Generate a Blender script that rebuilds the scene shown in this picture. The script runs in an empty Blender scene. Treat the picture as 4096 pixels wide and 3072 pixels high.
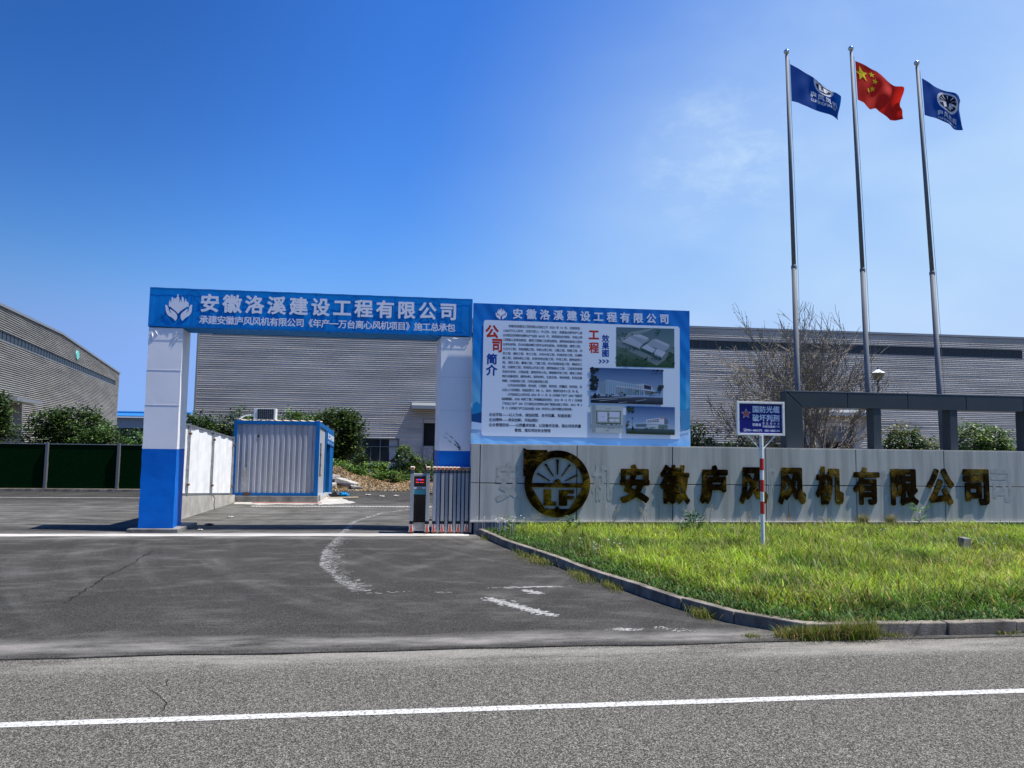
import bpy, math, random
import numpy as np
from mathutils import Vector
R = math.radians
SC = bpy.context.scene
COL = SC.collection
rnd = random.Random(7)
nrs = np.random.RandomState(11)

# ------------------------------------------------------------------ camera, sky, sun, exposure
F_PX, PITCH, ROLL, YAW = 2838.0, R(4.69), R(.811), R(6.63)
cd = bpy.data.cameras.new('camera'); cam = bpy.data.objects.new('camera', cd); COL.objects.link(cam); SC.camera = cam
cd.sensor_fit = 'HORIZONTAL'; cd.sensor_width = 36.0; cd.lens = 36.0*F_PX/4096.0
cd.clip_start = .1; cd.clip_end = 3000
fw = Vector((math.sin(YAW)*math.cos(PITCH), math.cos(YAW)*math.cos(PITCH), math.sin(PITCH)))
rt = Vector((math.cos(YAW), -math.sin(YAW), 0)); up = rt.cross(fw)
r2 = rt*math.cos(ROLL)+up*math.sin(ROLL); u2 = up*math.cos(ROLL)-rt*math.sin(ROLL)
from mathutils import Matrix
cam.matrix_world = Matrix(((r2.x, u2.x, -fw.x, 0), (r2.y, u2.y, -fw.y, 0), (r2.z, u2.z, -fw.z, 2.2), (0, 0, 0, 1)))

SUN = Vector((.46, -.10, 1.0)).normalized()
SUN_EL = math.asin(SUN.z); SUN_AZ = math.atan2(SUN.x, SUN.y)
SKY_STR, SUN_STR, EXPO = .085, 5.0, 0.6
w = bpy.data.worlds.new("World"); SC.world = w; w.use_nodes = True
nt = w.node_tree; bg = nt.nodes['Background']
sky = nt.nodes.new('ShaderNodeTexSky'); sky.sky_type = 'NISHITA'; sky.sun_disc = False
sky.sun_elevation = SUN_EL; sky.sun_rotation = SUN_AZ; sky.altitude = 0; sky.air_density = 1.0; sky.dust_density = .6; sky.ozone_density = 1.6
# the sky's own colour graded the way the camera saw it: deeper blue, thin veil of cirrus towards the sun's side
sepc = nt.nodes.new('ShaderNodeSeparateColor'); cmb = nt.nodes.new('ShaderNodeCombineColor'); nt.links.new(sky.outputs[0], sepc.inputs[0])
for ci, (pw, ml) in enumerate(((2.05, .235), (1.38, .60), (1.0, 1.58))):
    p_ = nt.nodes.new('ShaderNodeMath'); p_.operation = 'POWER'; p_.inputs[1].default_value = pw; nt.links.new(sepc.outputs[ci], p_.inputs[0])
    q_ = nt.nodes.new('ShaderNodeMath'); q_.operation = 'MULTIPLY'; q_.inputs[1].default_value = ml; nt.links.new(p_.outputs[0], q_.inputs[0]); k_ = nt.nodes.new('ShaderNodeMath'); k_.operation = 'SMOOTH_MIN'; k_.inputs[1].default_value = (2.0, 3.5, 7.2)[ci]; k_.inputs[2].default_value = (1.2, 1.5, 2.0)[ci]; nt.links.new(q_.outputs[0], k_.inputs[0]); nt.links.new(k_.outputs[0], cmb.inputs[ci])
geo = nt.nodes.new('ShaderNodeNewGeometry'); vm = nt.nodes.new('ShaderNodeTexCoord')
nz = nt.nodes.new('ShaderNodeTexNoise'); nz.inputs['Scale'].default_value = 2.3; nz.inputs['Detail'].default_value = 5; nz.inputs['Roughness'].default_value = .45; nz.inputs['Distortion'].default_value = .35
mp = nt.nodes.new('ShaderNodeMapping'); mp.inputs['Rotation'].default_value = (0, .5, .4); mp.inputs['Scale'].default_value = (1.0, 1.6, 2.2)
nt.links.new(vm.outputs['Generated'], mp.inputs[0]); nt.links.new(mp.outputs[0], nz.inputs['Vector'])
rp = nt.nodes.new('ShaderNodeMapRange'); rp.inputs[1].default_value = .42; rp.inputs[2].default_value = .8; rp.inputs[3].default_value = 0; rp.inputs[4].default_value = 1
nt.links.new(nz.outputs['Fac'], rp.inputs[0])
dt = nt.nodes.new('ShaderNodeVectorMath'); dt.operation = 'DOT_PRODUCT'; dt.inputs[1].default_value = (.80, .55, -.05)
nt.links.new(vm.outputs['Generated'], dt.inputs[0])
side = nt.nodes.new('ShaderNodeMapRange'); side.interpolation_type = 'SMOOTHSTEP'; side.inputs[1].default_value = .44; side.inputs[2].default_value = .98; side.inputs[3].default_value = 0; side.inputs[4].default_value = 1
nt.links.new(dt.outputs['Value'], side.inputs[0])
m1 = nt.nodes.new('ShaderNodeMath'); m1.operation = 'MULTIPLY_ADD'; m1.inputs[1].default_value = .45; m1.inputs[2].default_value = .53
nt.links.new(rp.outputs[0], m1.inputs[0])
m2 = nt.nodes.new('ShaderNodeMath'); m2.operation = 'MULTIPLY'; nt.links.new(m1.outputs[0], m2.inputs[0]); nt.links.new(side.outputs[0], m2.inputs[1])
veil = nt.nodes.new('ShaderNodeMix'); veil.data_type = 'RGBA'; veil.inputs[7].default_value = (5.2, 6.7, 7.9, 1)
ad = nt.nodes.new('ShaderNodeVectorMath'); ad.operation = 'DOT_PRODUCT'; ad.inputs[1].default_value = Vector((-.60, .62, .50)).normalized(); nt.links.new(vm.outputs['Generated'], ad.inputs[0])
am = nt.nodes.new('ShaderNodeMapRange'); am.interpolation_type = 'SMOOTHSTEP'; am.inputs[1].default_value = .80; am.inputs[2].default_value = 1.0; am.inputs[3].default_value = 1; am.inputs[4].default_value = .66; nt.links.new(ad.outputs['Value'], am.inputs[0])
vs_ = nt.nodes.new('ShaderNodeVectorMath'); vs_.operation = 'SCALE'; nt.links.new(cmb.outputs[0], vs_.inputs[0]); nt.links.new(am.outputs[0], vs_.inputs['Scale'])
wd = nt.nodes.new('ShaderNodeVectorMath'); wd.operation = 'DOT_PRODUCT'; wd.inputs[1].default_value = (0.3662, 0.8547, 0.3678); nt.links.new(vm.outputs['Generated'], wd.inputs[0])
wm = nt.nodes.new('ShaderNodeMapRange'); wm.interpolation_type = 'SMOOTHSTEP'; wm.inputs[1].default_value = .992; wm.inputs[2].default_value = 1.0; nt.links.new(wd.outputs['Value'], wm.inputs[0])
wn = nt.nodes.new('ShaderNodeTexNoise'); wn.inputs['Scale'].default_value = 11; wn.inputs['Detail'].default_value = 9; wn.inputs['Roughness'].default_value = .68; wn.inputs['Distortion'].default_value = .15; nt.links.new(mp.outputs[0], wn.inputs['Vector'])
wr = nt.nodes.new('ShaderNodeMapRange'); wr.inputs[1].default_value = .46; wr.inputs[2].default_value = .8; wr.inputs[4].default_value = .3; nt.links.new(wn.outputs['Fac'], wr.inputs[0])
wx = nt.nodes.new('ShaderNodeMath'); wx.operation = 'MULTIPLY'; nt.links.new(wm.outputs[0], wx.inputs[0]); nt.links.new(wr.outputs[0], wx.inputs[1])
wa = nt.nodes.new('ShaderNodeMath'); wa.operation = 'ADD'; wa.use_clamp = True; nt.links.new(wx.outputs[0], wa.inputs[0]); nt.links.new(m2.outputs[0], wa.inputs[1])
nt.links.new(vs_.outputs[0], veil.inputs[6]); nt.links.new(wa.outputs[0], veil.inputs[0])
nt.links.new(veil.outputs[2], bg.inputs[0]); bg.inputs[1].default_value = SKY_STR
sl = bpy.data.lights.new('sun', 'SUN'); sl.energy = SUN_STR; sl.angle = R(.5); sl.color = (1, .955, .88)
so = bpy.data.objects.new('sun', sl); COL.objects.link(so); so.rotation_euler = SUN.to_track_quat('Z', 'Y').to_euler()
vs = SC.view_settings; vs.view_transform = 'Standard'; vs.look = 'None'; vs.exposure = EXPO; vs.gamma = 1; vs.use_curve_mapping = False
SC.cycles.max_bounces = 6; SC.cycles.transparent_max_bounces = 8

# ------------------------------------------------------------------ materials
def mat(name, col, rough=.6, metal=0, col2=None, nscale=3, ndetail=4, stretch=(1, 1, 1), bump=0, bscale=40, bdist=.01, spec=.5, attr=False, transl=0, contrast=(.35, .65), coat=0):
    m = bpy.data.materials.new(name); m.use_nodes = True; n = m.node_tree; b = n.nodes['Principled BSDF']; L = n.links.new
    b.inputs['Roughness'].default_value = rough; b.inputs['Metallic'].default_value = metal; b.inputs['Specular IOR Level'].default_value = spec
    b.inputs['Coat Weight'].default_value = coat
    tc = n.nodes.new('ShaderNodeTexCoord'); src = None
    if attr:
        a = n.nodes.new('ShaderNodeAttribute'); a.attribute_name = 'Col'; src = a.outputs['Color']
    if col2 is not None:
        mp = n.nodes.new('ShaderNodeMapping'); mp.inputs['Scale'].default_value = stretch; L(tc.outputs['Object'], mp.inputs[0])
        nz = n.nodes.new('ShaderNodeTexNoise'); nz.inputs['Scale'].default_value = nscale; nz.inputs['Detail'].default_value = ndetail; nz.inputs['Roughness'].default_value = .6
        L(mp.outputs[0], nz.inputs['Vector'])
        mr = n.nodes.new('ShaderNodeMapRange'); mr.inputs[1].default_value = contrast[0]; mr.inputs[2].default_value = contrast[1]; L(nz.outputs['Fac'], mr.inputs[0])
        mx = n.nodes.new('ShaderNodeMix'); mx.data_type = 'RGBA'; L(mr.outputs[0], mx.inputs[0])
        mx.inputs[6].default_value = (*col, 1); mx.inputs[7].default_value = (*col2, 1)
        if attr:
            mx.blend_type = 'MULTIPLY'; L(src, mx.inputs[6])
        src = mx.outputs[2]
    if src is not None: L(src, b.inputs['Base Color'])
    else: b.inputs['Base Color'].default_value = (*col, 1)
    if bump:
        nb = n.nodes.new('ShaderNodeTexNoise'); nb.inputs['Scale'].default_value = bscale; nb.inputs['Detail'].default_value = 3; L(tc.outputs['Object'], nb.inputs['Vector'])
        bu = n.nodes.new('ShaderNodeBump'); bu.inputs['Strength'].default_value = bump; bu.inputs['Distance'].default_value = bdist
        L(nb.outputs['Fac'], bu.inputs['Height']); L(bu.outputs[0], b.inputs['Normal'])
    if transl:
        t = n.nodes.new('ShaderNodeBsdfTranslucent'); ms = n.nodes.new('ShaderNodeMixShader'); ms.inputs[0].default_value = transl
        if src is not None: L(src, t.inputs[0])
        else: t.inputs[0].default_value = (*col, 1)
        L(b.outputs[0], ms.inputs[1]); L(t.outputs[0], ms.inputs[2]); L(ms.outputs[0], n.nodes['Material Output'].inputs[0])
    return m

def asphalt(name, dark, light, blotch, scale, dust=None, streak=0, bumpd=.006):
    m = bpy.data.materials.new(name); m.use_nodes = True; n = m.node_tree; b = n.nodes['Principled BSDF']; L = n.links.new
    b.inputs['Roughness'].default_value = .9; b.inputs['Specular IOR Level'].default_value = .12
    tc = n.nodes.new('ShaderNodeTexCoord')
    def noise(s, det=3, vec=None, rough=.6):
        z = n.nodes.new('ShaderNodeTexNoise'); z.inputs['Scale'].default_value = s; z.inputs['Detail'].default_value = det; z.inputs['Roughness'].default_value = rough
        L(vec or tc.outputs['Object'], z.inputs['Vector']); return z.outputs['Fac']
    def rng(x, a, c, lo=0, hi=1):
        q = n.nodes.new('ShaderNodeMapRange'); q.inputs[1].default_value = a; q.inputs[2].default_value = c; q.inputs[3].default_value = lo; q.inputs[4].default_value = hi; L(x, q.inputs[0]); return q.outputs[0]
    def mix(f, a, c, mode='MIX'):
        q = n.nodes.new('ShaderNodeMix'); q.data_type = 'RGBA'; q.blend_type = mode
        for i, v in ((0, f), (6, a), (7, c)):
            if isinstance(v, (int, float)): q.inputs[i].default_value = v
            elif isinstance(v, tuple): q.inputs[i].default_value = (*v, 1)
            else: L(v, q.inputs[i])
        return q.outputs[2]
    vo = n.nodes.new('ShaderNodeTexVoronoi'); vo.inputs['Scale'].default_value = scale; L(tc.outputs['Object'], vo.inputs['Vector'])
    sp = n.nodes.new('ShaderNodeSeparateColor'); L(vo.outputs['Color'], sp.inputs[0])
    c = mix(rng(sp.outputs[0], .35, 1), dark, light)
    c = mix(rng(noise(scale*.45, 4), .35, .7, 0, .75), c, dark)
    big = noise(.35, 6)
    c = mix(rng(big, .35, .7, 0, .8), c, mix(1.0, c, blotch, 'MULTIPLY'))
    if streak:
        mp = n.nodes.new('ShaderNodeMapping'); mp.inputs['Scale'].default_value = (.55, 1.5, 1); mp.inputs['Rotation'].default_value = (0, 0, R(-30)); L(tc.outputs['Object'], mp.inputs[0])
        c = mix(rng(noise(1.3, 12, mp.outputs[0], .72), .5, .74, 0, streak), c, (.26, .25, .235))
        for (cx, cy, sc_, amt) in ((9.0, 19.0, 1.5, .36), (-14.0, 21.0, 1.1, .3)):   # sweeping tyre tracks
            vd = n.nodes.new('ShaderNodeVectorMath'); vd.operation = 'DISTANCE'; vd.inputs[1].default_value = (cx, cy, 0); L(tc.outputs['Object'], vd.inputs[0])
            cb_ = n.nodes.new('ShaderNodeCombineXYZ'); L(vd.outputs['Value'], cb_.inputs[0])
            ad_ = n.nodes.new('ShaderNodeVectorMath'); ad_.operation = 'MULTIPLY_ADD'; ad_.inputs[1].default_value = (.06, .06, .06); L(tc.outputs['Object'], ad_.inputs[0]); L(cb_.outputs[0], ad_.inputs[2])
            tr = rng(noise(sc_, 6, ad_.outputs[0], .6), .5, .72); q = n.nodes.new('ShaderNodeMath'); q.operation = 'MULTIPLY'; L(tr, q.inputs[0]); L(rng(noise(.5, 5), .42, .62, 0, amt), q.inputs[1])
            c = mix(q.outputs[0], c, (.20, .195, .185))
            tr = rng(noise(sc_*1.3, 5, ad_.outputs[0], .6), .34, .46, 1, 0); q = n.nodes.new('ShaderNodeMath'); q.operation = 'MULTIPLY'; L(tr, q.inputs[0]); q.inputs[1].default_value = .3
            c = mix(q.outputs[0], c, (.022, .022, .022))
    if dust:
        sx = n.nodes.new('ShaderNodeSeparateXYZ'); L(tc.outputs['Object'], sx.inputs[0])
        for (y0, y1, y2, y3, amt, cc) in dust:
            a1 = rng(sx.outputs[1], y0, y1); a2 = rng(sx.outputs[1], y2, y3, 1, 0)
            q = n.nodes.new('ShaderNodeMath'); q.operation = 'MULTIPLY'; L(a1, q.inputs[0]); L(a2, q.inputs[1])
            q2 = n.nodes.new('ShaderNodeMath'); q2.operation = 'MULTIPLY'; L(q.outputs[0], q2.inputs[0])
            mp = n.nodes.new('ShaderNodeMapping'); mp.inputs['Scale'].default_value = (.4, 1.5, 1); mp.inputs['Rotation'].default_value = (0, 0, R(-7)); L(tc.outputs['Object'], mp.inputs[0])
            L(rng(noise(1.7, 10, mp.outputs[0], .7), .38, .66, 0, amt), q2.inputs[1])
            c = mix(q2.outputs[0], c, cc)
    L(c, b.inputs['Base Color'])
    bu = n.nodes.new('ShaderNodeBump'); bu.inputs['Strength'].default_value = 1; bu.inputs['Distance'].default_value = bumpd
    L(vo.outputs['Distance'], bu.inputs['Height']); L(bu.outputs[0], b.inputs['Normal'])
    return m

M = {}
M['road'] = asphalt('road_asphalt', (.042, .040, .035), (.345, .325, .28), (.86, .86, .85), 122, dust=[(7.2, 7.45, 7.7, 7.85, .5, (.34, .32, .28)), (6.9, 7.7, 9, 9.5, .35, (.3, .28, .25))], bumpd=.004)
M['apron'] = asphalt('apron_asphalt', (.024, .023, .021), (.122, .116, .104), (.76, .76, .75), 125, dust=[(7.85, 7.98, 8.15, 8.5, .55, (.36, .34, .31)), (16.2, 16.8, 17.3, 18, .5, (.4, .38, .35)), (18.0, 19.2, 24.0, 26.5, .4, (.30, .29, .26))], streak=.26, bumpd=.003)
M['seam'] = mat('bitumen_seam', (.010, .010, .010), .9, col2=(.03, .03, .03), nscale=9, spec=.05)
M['linepaint'] = mat('road_paint', (.48, .475, .45), .8, col2=(.15, .15, .14), nscale=38, ndetail=8, contrast=(.50, .64), spec=.15, bump=.5, bscale=90, bdist=.004)
M['concrete'] = mat('concrete', (.46, .44, .40), .85, col2=(.30, .28, .25), nscale=2.2, ndetail=8, bump=.4, bscale=30, bdist=.006)
M['dkconcrete'] = mat('dark_concrete', (.22, .21, .19), .9, col2=(.09, .085, .08), nscale=2.5, ndetail=7, bump=.4, bscale=40, bdist=.006)
M['kerb'] = mat('kerb_concrete', (.27, .24, .20), .95, spec=.1, col2=(.10, .088, .07), nscale=3.5, ndetail=8, stretch=(1, 1, .5), bump=.5, bscale=45, bdist=.008)
M['soil'] = mat('soil', (.10, .075, .04), .95, col2=(.17, .13, .08), nscale=1.5, ndetail=8, bump=.6, bscale=14, bdist=.04)
M['lawnsoil'] = mat('lawn_soil', (.03, .035, .012), .95, col2=(.05, .045, .02), nscale=2, ndetail=6)
M['farground'] = mat('far_ground', (.09, .10, .05), .95, col2=(.13, .12, .08), nscale=.2, ndetail=6)
M['grass'] = mat('grass_blade', (1, 1, 1), .55, attr=True, transl=.38, spec=.3)
M['leaf'] = mat('leaf', (1, 1, 1), .5, attr=True, transl=.25, spec=.35)
M['bark'] = mat('bark', (.17, .13, .10), .9, col2=(.07, .055, .04), nscale=18, stretch=(1, 1, .3))
M['barebark'] = mat('bare_bark', (.31, .27, .215), .85, col2=(.12, .10, .08), nscale=14, stretch=(1, 1, .4))
M['print'] = mat('printed_banner', (1, 1, 1), .6, attr=True, spec=.15)
M['bannerblue'] = mat('banner_blue_cloth', (.001, .215, .62), .6, spec=.12, col2=(.001, .18, .55), nscale=.9, ndetail=3, bump=.25, bscale=2.2, bdist=.03)
M['bannershade_hem'] = mat('banner_blue_bar_shade_and_hem', (.001, .145, .46), .6, spec=.12)  # darker blue for the hem and for painted shade of bars behind the cloth
M['cloth_white'] = mat('white_banner_cloth', (.80, .79, .80), .5, spec=.2, col2=(.76, .75, .76), nscale=1.1, ndetail=2, bump=.15, bscale=1.2, bdist=.05)
M['cloth_blue'] = mat('blue_banner_cloth', (.001, .145, .58), .5, spec=.15, col2=(.001, .12, .50), nscale=1.2, bump=.35, bscale=1.8, bdist=.05)
M['cloth_seam'] = mat('cloth_seam', (.66, .65, .71), .5)
M['corr'] = mat('corrugated_steel', (.52, .495, .45), .55, metal=0, spec=.2, col2=(.38, .365, .335), nscale=.5, ndetail=4, stretch=(.5, 1, 3))
M['corrdark'] = mat('darkened_corrugated_steel', (.31, .30, .28), .6, spec=.2, col2=(.22, .215, .205), nscale=.5, ndetail=4, stretch=(.5, .5, 3))  # corr darkened: weaker sun on the left facade put into its colour
M['postgrey'] = mat('dark_grey_post', (.10, .11, .12), .6)
M['trimgrey'] = mat('grey_trim', (.22, .24, .26), .5, metal=.2)
M['roof'] = mat('roof_sheet', (.45, .47, .5), .45, metal=.2)
M['glassdark'] = mat('dark_window_glass', (.018, .024, .03), .08, spec=.6, col2=(.03, .04, .045), nscale=.7)
M['void'] = mat('unlit_interior', (.008, .008, .009), .9)
M['frame'] = mat('window_frame_metal', (.12, .14, .15), .5, metal=.3)
M['whiteplaster'] = mat('pale_plaster', (.48, .50, .52), .85, col2=(.36, .37, .38), nscale=1.2, ndetail=6)
M['curtain'] = mat('curtain_cloth', (.36, .38, .40), .8)
M['blueroof'] = mat('blue_roof_sheet', (.02, .16, .40), .5)
M['paleblue'] = mat('pale_blue_cladding', (.22, .29, .38), .6)
M['greenmat'] = mat('green_turf_cladding', (.0015, .011, .003), 1, col2=(.003, .018, .005), nscale=30, bump=.6, bscale=60, bdist=.02, spec=0)
M['galv'] = mat('galvanised_steel', (.34, .36, .38), .4, metal=.6, col2=(.22, .23, .24), nscale=8)
M['whitepanel'] = mat('white_steel_panel', (.84, .84, .83), .45, col2=(.74, .74, .73), nscale=3, stretch=(1, 1, .3))
M['rust'] = mat('rust', (.16, .07, .03), .9, col2=(.06, .035, .02), nscale=30)
M['cabingrey'] = mat('cabin_grey_sheet', (.37, .385, .42), .5, metal=0, spec=.3, col2=(.29, .295, .315), nscale=2.2, ndetail=6, stretch=(1, 1, .3))
M['cabinblue'] = mat('cabin_blue_frame', (.002, .12, .38), .5, spec=.2, col2=(.004, .10, .28), nscale=4, ndetail=6)
M['cabindirt'] = mat('cabin_dirty_base', (.55, .47, .34), .8, col2=(.12, .32, .55), nscale=5, ndetail=7)
M['acwhite'] = mat('ac_casing', (.62, .62, .60), .5)
M['black'] = mat('black_plastic', (.012, .012, .014), .35)
M['blackgloss'] = mat('black_gloss_panel', (.010, .008, .008), .12)
M['cream'] = mat('cream_lamp_glass', (.46, .38, .2), .4, transl=.3)
M['panel'] = mat('aluminium_panel', (.43, .425, .395), .62, col2=(.20, .20, .18), nscale=1.6, ndetail=9, stretch=(2.6, 1, .16), spec=.3, contrast=(.44, .8))
M['joint'] = mat('dark_joint', (.02, .02, .02), .8)
M['ghost'] = mat('faded_mark', (.29, .287, .265), .6, col2=(.42, .415, .385), nscale=6, ndetail=6)
M['stone'] = mat('grey_granite', (.20, .205, .21), .85, col2=(.10, .10, .105), nscale=22, ndetail=6, bump=.6, bscale=35, bdist=.01)
M['ledge'] = mat('pale_stone_ledge', (.48, .47, .44), .7, col2=(.30, .29, .27), nscale=6)
M['darkpanel'] = mat('dark_grey_panel', (.038, .05, .058), .45, col2=(.030, .04, .047), nscale=.8, ndetail=3, spec=.3)
M['pole'] = mat('brushed_steel_pole', (.17, .18, .19), .65, metal=.05, spec=.25, col2=(.12, .13, .14), nscale=3, stretch=(1, 1, .2))
M['chrome'] = mat('steel_ball', (.5, .5, .5), .12, metal=1)
M['flagblue'] = mat('flag_blue', (.004, .06, .27), .8, transl=.3, spec=.15)
M['flagred'] = mat('flag_red', (.60, .02, .012), .8, transl=.4, spec=.15)
M['flagprint'] = mat('flag_print', (1, 1, 1), .8, attr=True, transl=.2, spec=.15)
M['gateal'] = mat('gate_aluminium', (.38, .385, .385), .45, metal=.1, col2=(.32, .325, .33), nscale=5, stretch=(1, 1, .1))
M['orange'] = mat('orange_plastic', (.50, .085, .03), .45)
M['capwhite'] = mat('pale_cap_edge', (.72, .62, .45), .4)
M['conewhite'] = mat('white_plastic', (.75, .74, .72), .45)
M['teal'] = mat('teal_label', (.08, .36, .36), .4)
M['ledr'] = mat('led_glass', (.05, .05, .05), .3)
M['steelplate'] = mat('stained_steel_plate', (.42, .41, .37), .45, metal=.4, col2=(.24, .22, .18), nscale=6)
M['signwhite'] = mat('white_sign_paint', (.76, .76, .75), .45, col2=(.55, .53, .5), nscale=14, contrast=(.55, .72))
M['signblue'] = mat('sign_navy_paint', (.004, .006, .17), .3, coat=.2)
M['signred'] = mat('red_paint', (.52, .018, .015), .4)
M['scuff'] = mat('dried_cement_spill', (.40, .39, .37), .9, col2=(.15, .147, .14), nscale=26)
M['straw'] = mat('dry_straw', (1, 1, 1), .9, attr=True)
M['rock'] = mat('broken_concrete', (.48, .45, .40), .9, col2=(.26, .24, .21), nscale=5, ndetail=7, bump=.5, bscale=22, bdist=.02)
M['bagblue'] = mat('blue_plastic_bag', (.01, .30, .62), .3)
M['bagblack'] = mat('black_plastic_bag', (.02, .02, .03), .3)
M['stick'] = mat('pale_timber', (.5, .4, .26), .8)
M['aqua'] = mat('aqua_logo', (.16, .55, .50), .5)
M['redstick'] = mat('red_rod', (.35, .06, .04), .6)

def gold():
    m = bpy.data.materials.new('gold_sheet_painted_glints'); m.use_nodes = True; n = m.node_tree; b = n.nodes['Principled BSDF']; L = n.links.new
    b.inputs['Metallic'].default_value = 1; b.inputs['Roughness'].default_value = .13
    tc = n.nodes.new('ShaderNodeTexCoord')
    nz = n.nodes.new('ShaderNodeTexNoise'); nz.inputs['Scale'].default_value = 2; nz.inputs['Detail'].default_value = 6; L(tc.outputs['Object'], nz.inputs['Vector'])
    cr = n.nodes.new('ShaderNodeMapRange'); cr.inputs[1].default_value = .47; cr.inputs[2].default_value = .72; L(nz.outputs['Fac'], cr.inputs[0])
    mx = n.nodes.new('ShaderNodeMix'); mx.data_type = 'RGBA'; mx.inputs[6].default_value = (.022, .014, .006, 1); mx.inputs[7].default_value = (.32, .22, .045, 1); L(cr.outputs[0], mx.inputs[0])  # near-black base with the gold highlights mixed into the colour
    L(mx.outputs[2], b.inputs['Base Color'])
    nb = n.nodes.new('ShaderNodeTexNoise'); nb.inputs['Scale'].default_value = 4.0; nb.inputs['Detail'].default_value = 1.5; nb.inputs['Distortion'].default_value = 1.0; L(tc.outputs['Object'], nb.inputs['Vector'])
    bu = n.nodes.new('ShaderNodeBump'); bu.inputs['Strength'].default_value = 1; bu.inputs['Distance'].default_value = .017
    L(nb.outputs['Fac'], bu.inputs['Height']); L(bu.outputs[0], b.inputs['Normal'])
    return m
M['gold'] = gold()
def emit(name, col, s):
    m = bpy.data.materials.new(name); m.use_nodes = True; b = m.node_tree.nodes['Principled BSDF']
    b.inputs['Base Color'].default_value = (*col, 1); b.inputs['Emission Color'].default_value = (*col, 1); b.inputs['Emission Strength'].default_value = s; return m
M['ledred'] = emit('led_red', (.9, .03, .02), 1.2); M['ledblue'] = emit('led_blue', (.05, .05, .9), 1.2)

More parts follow.
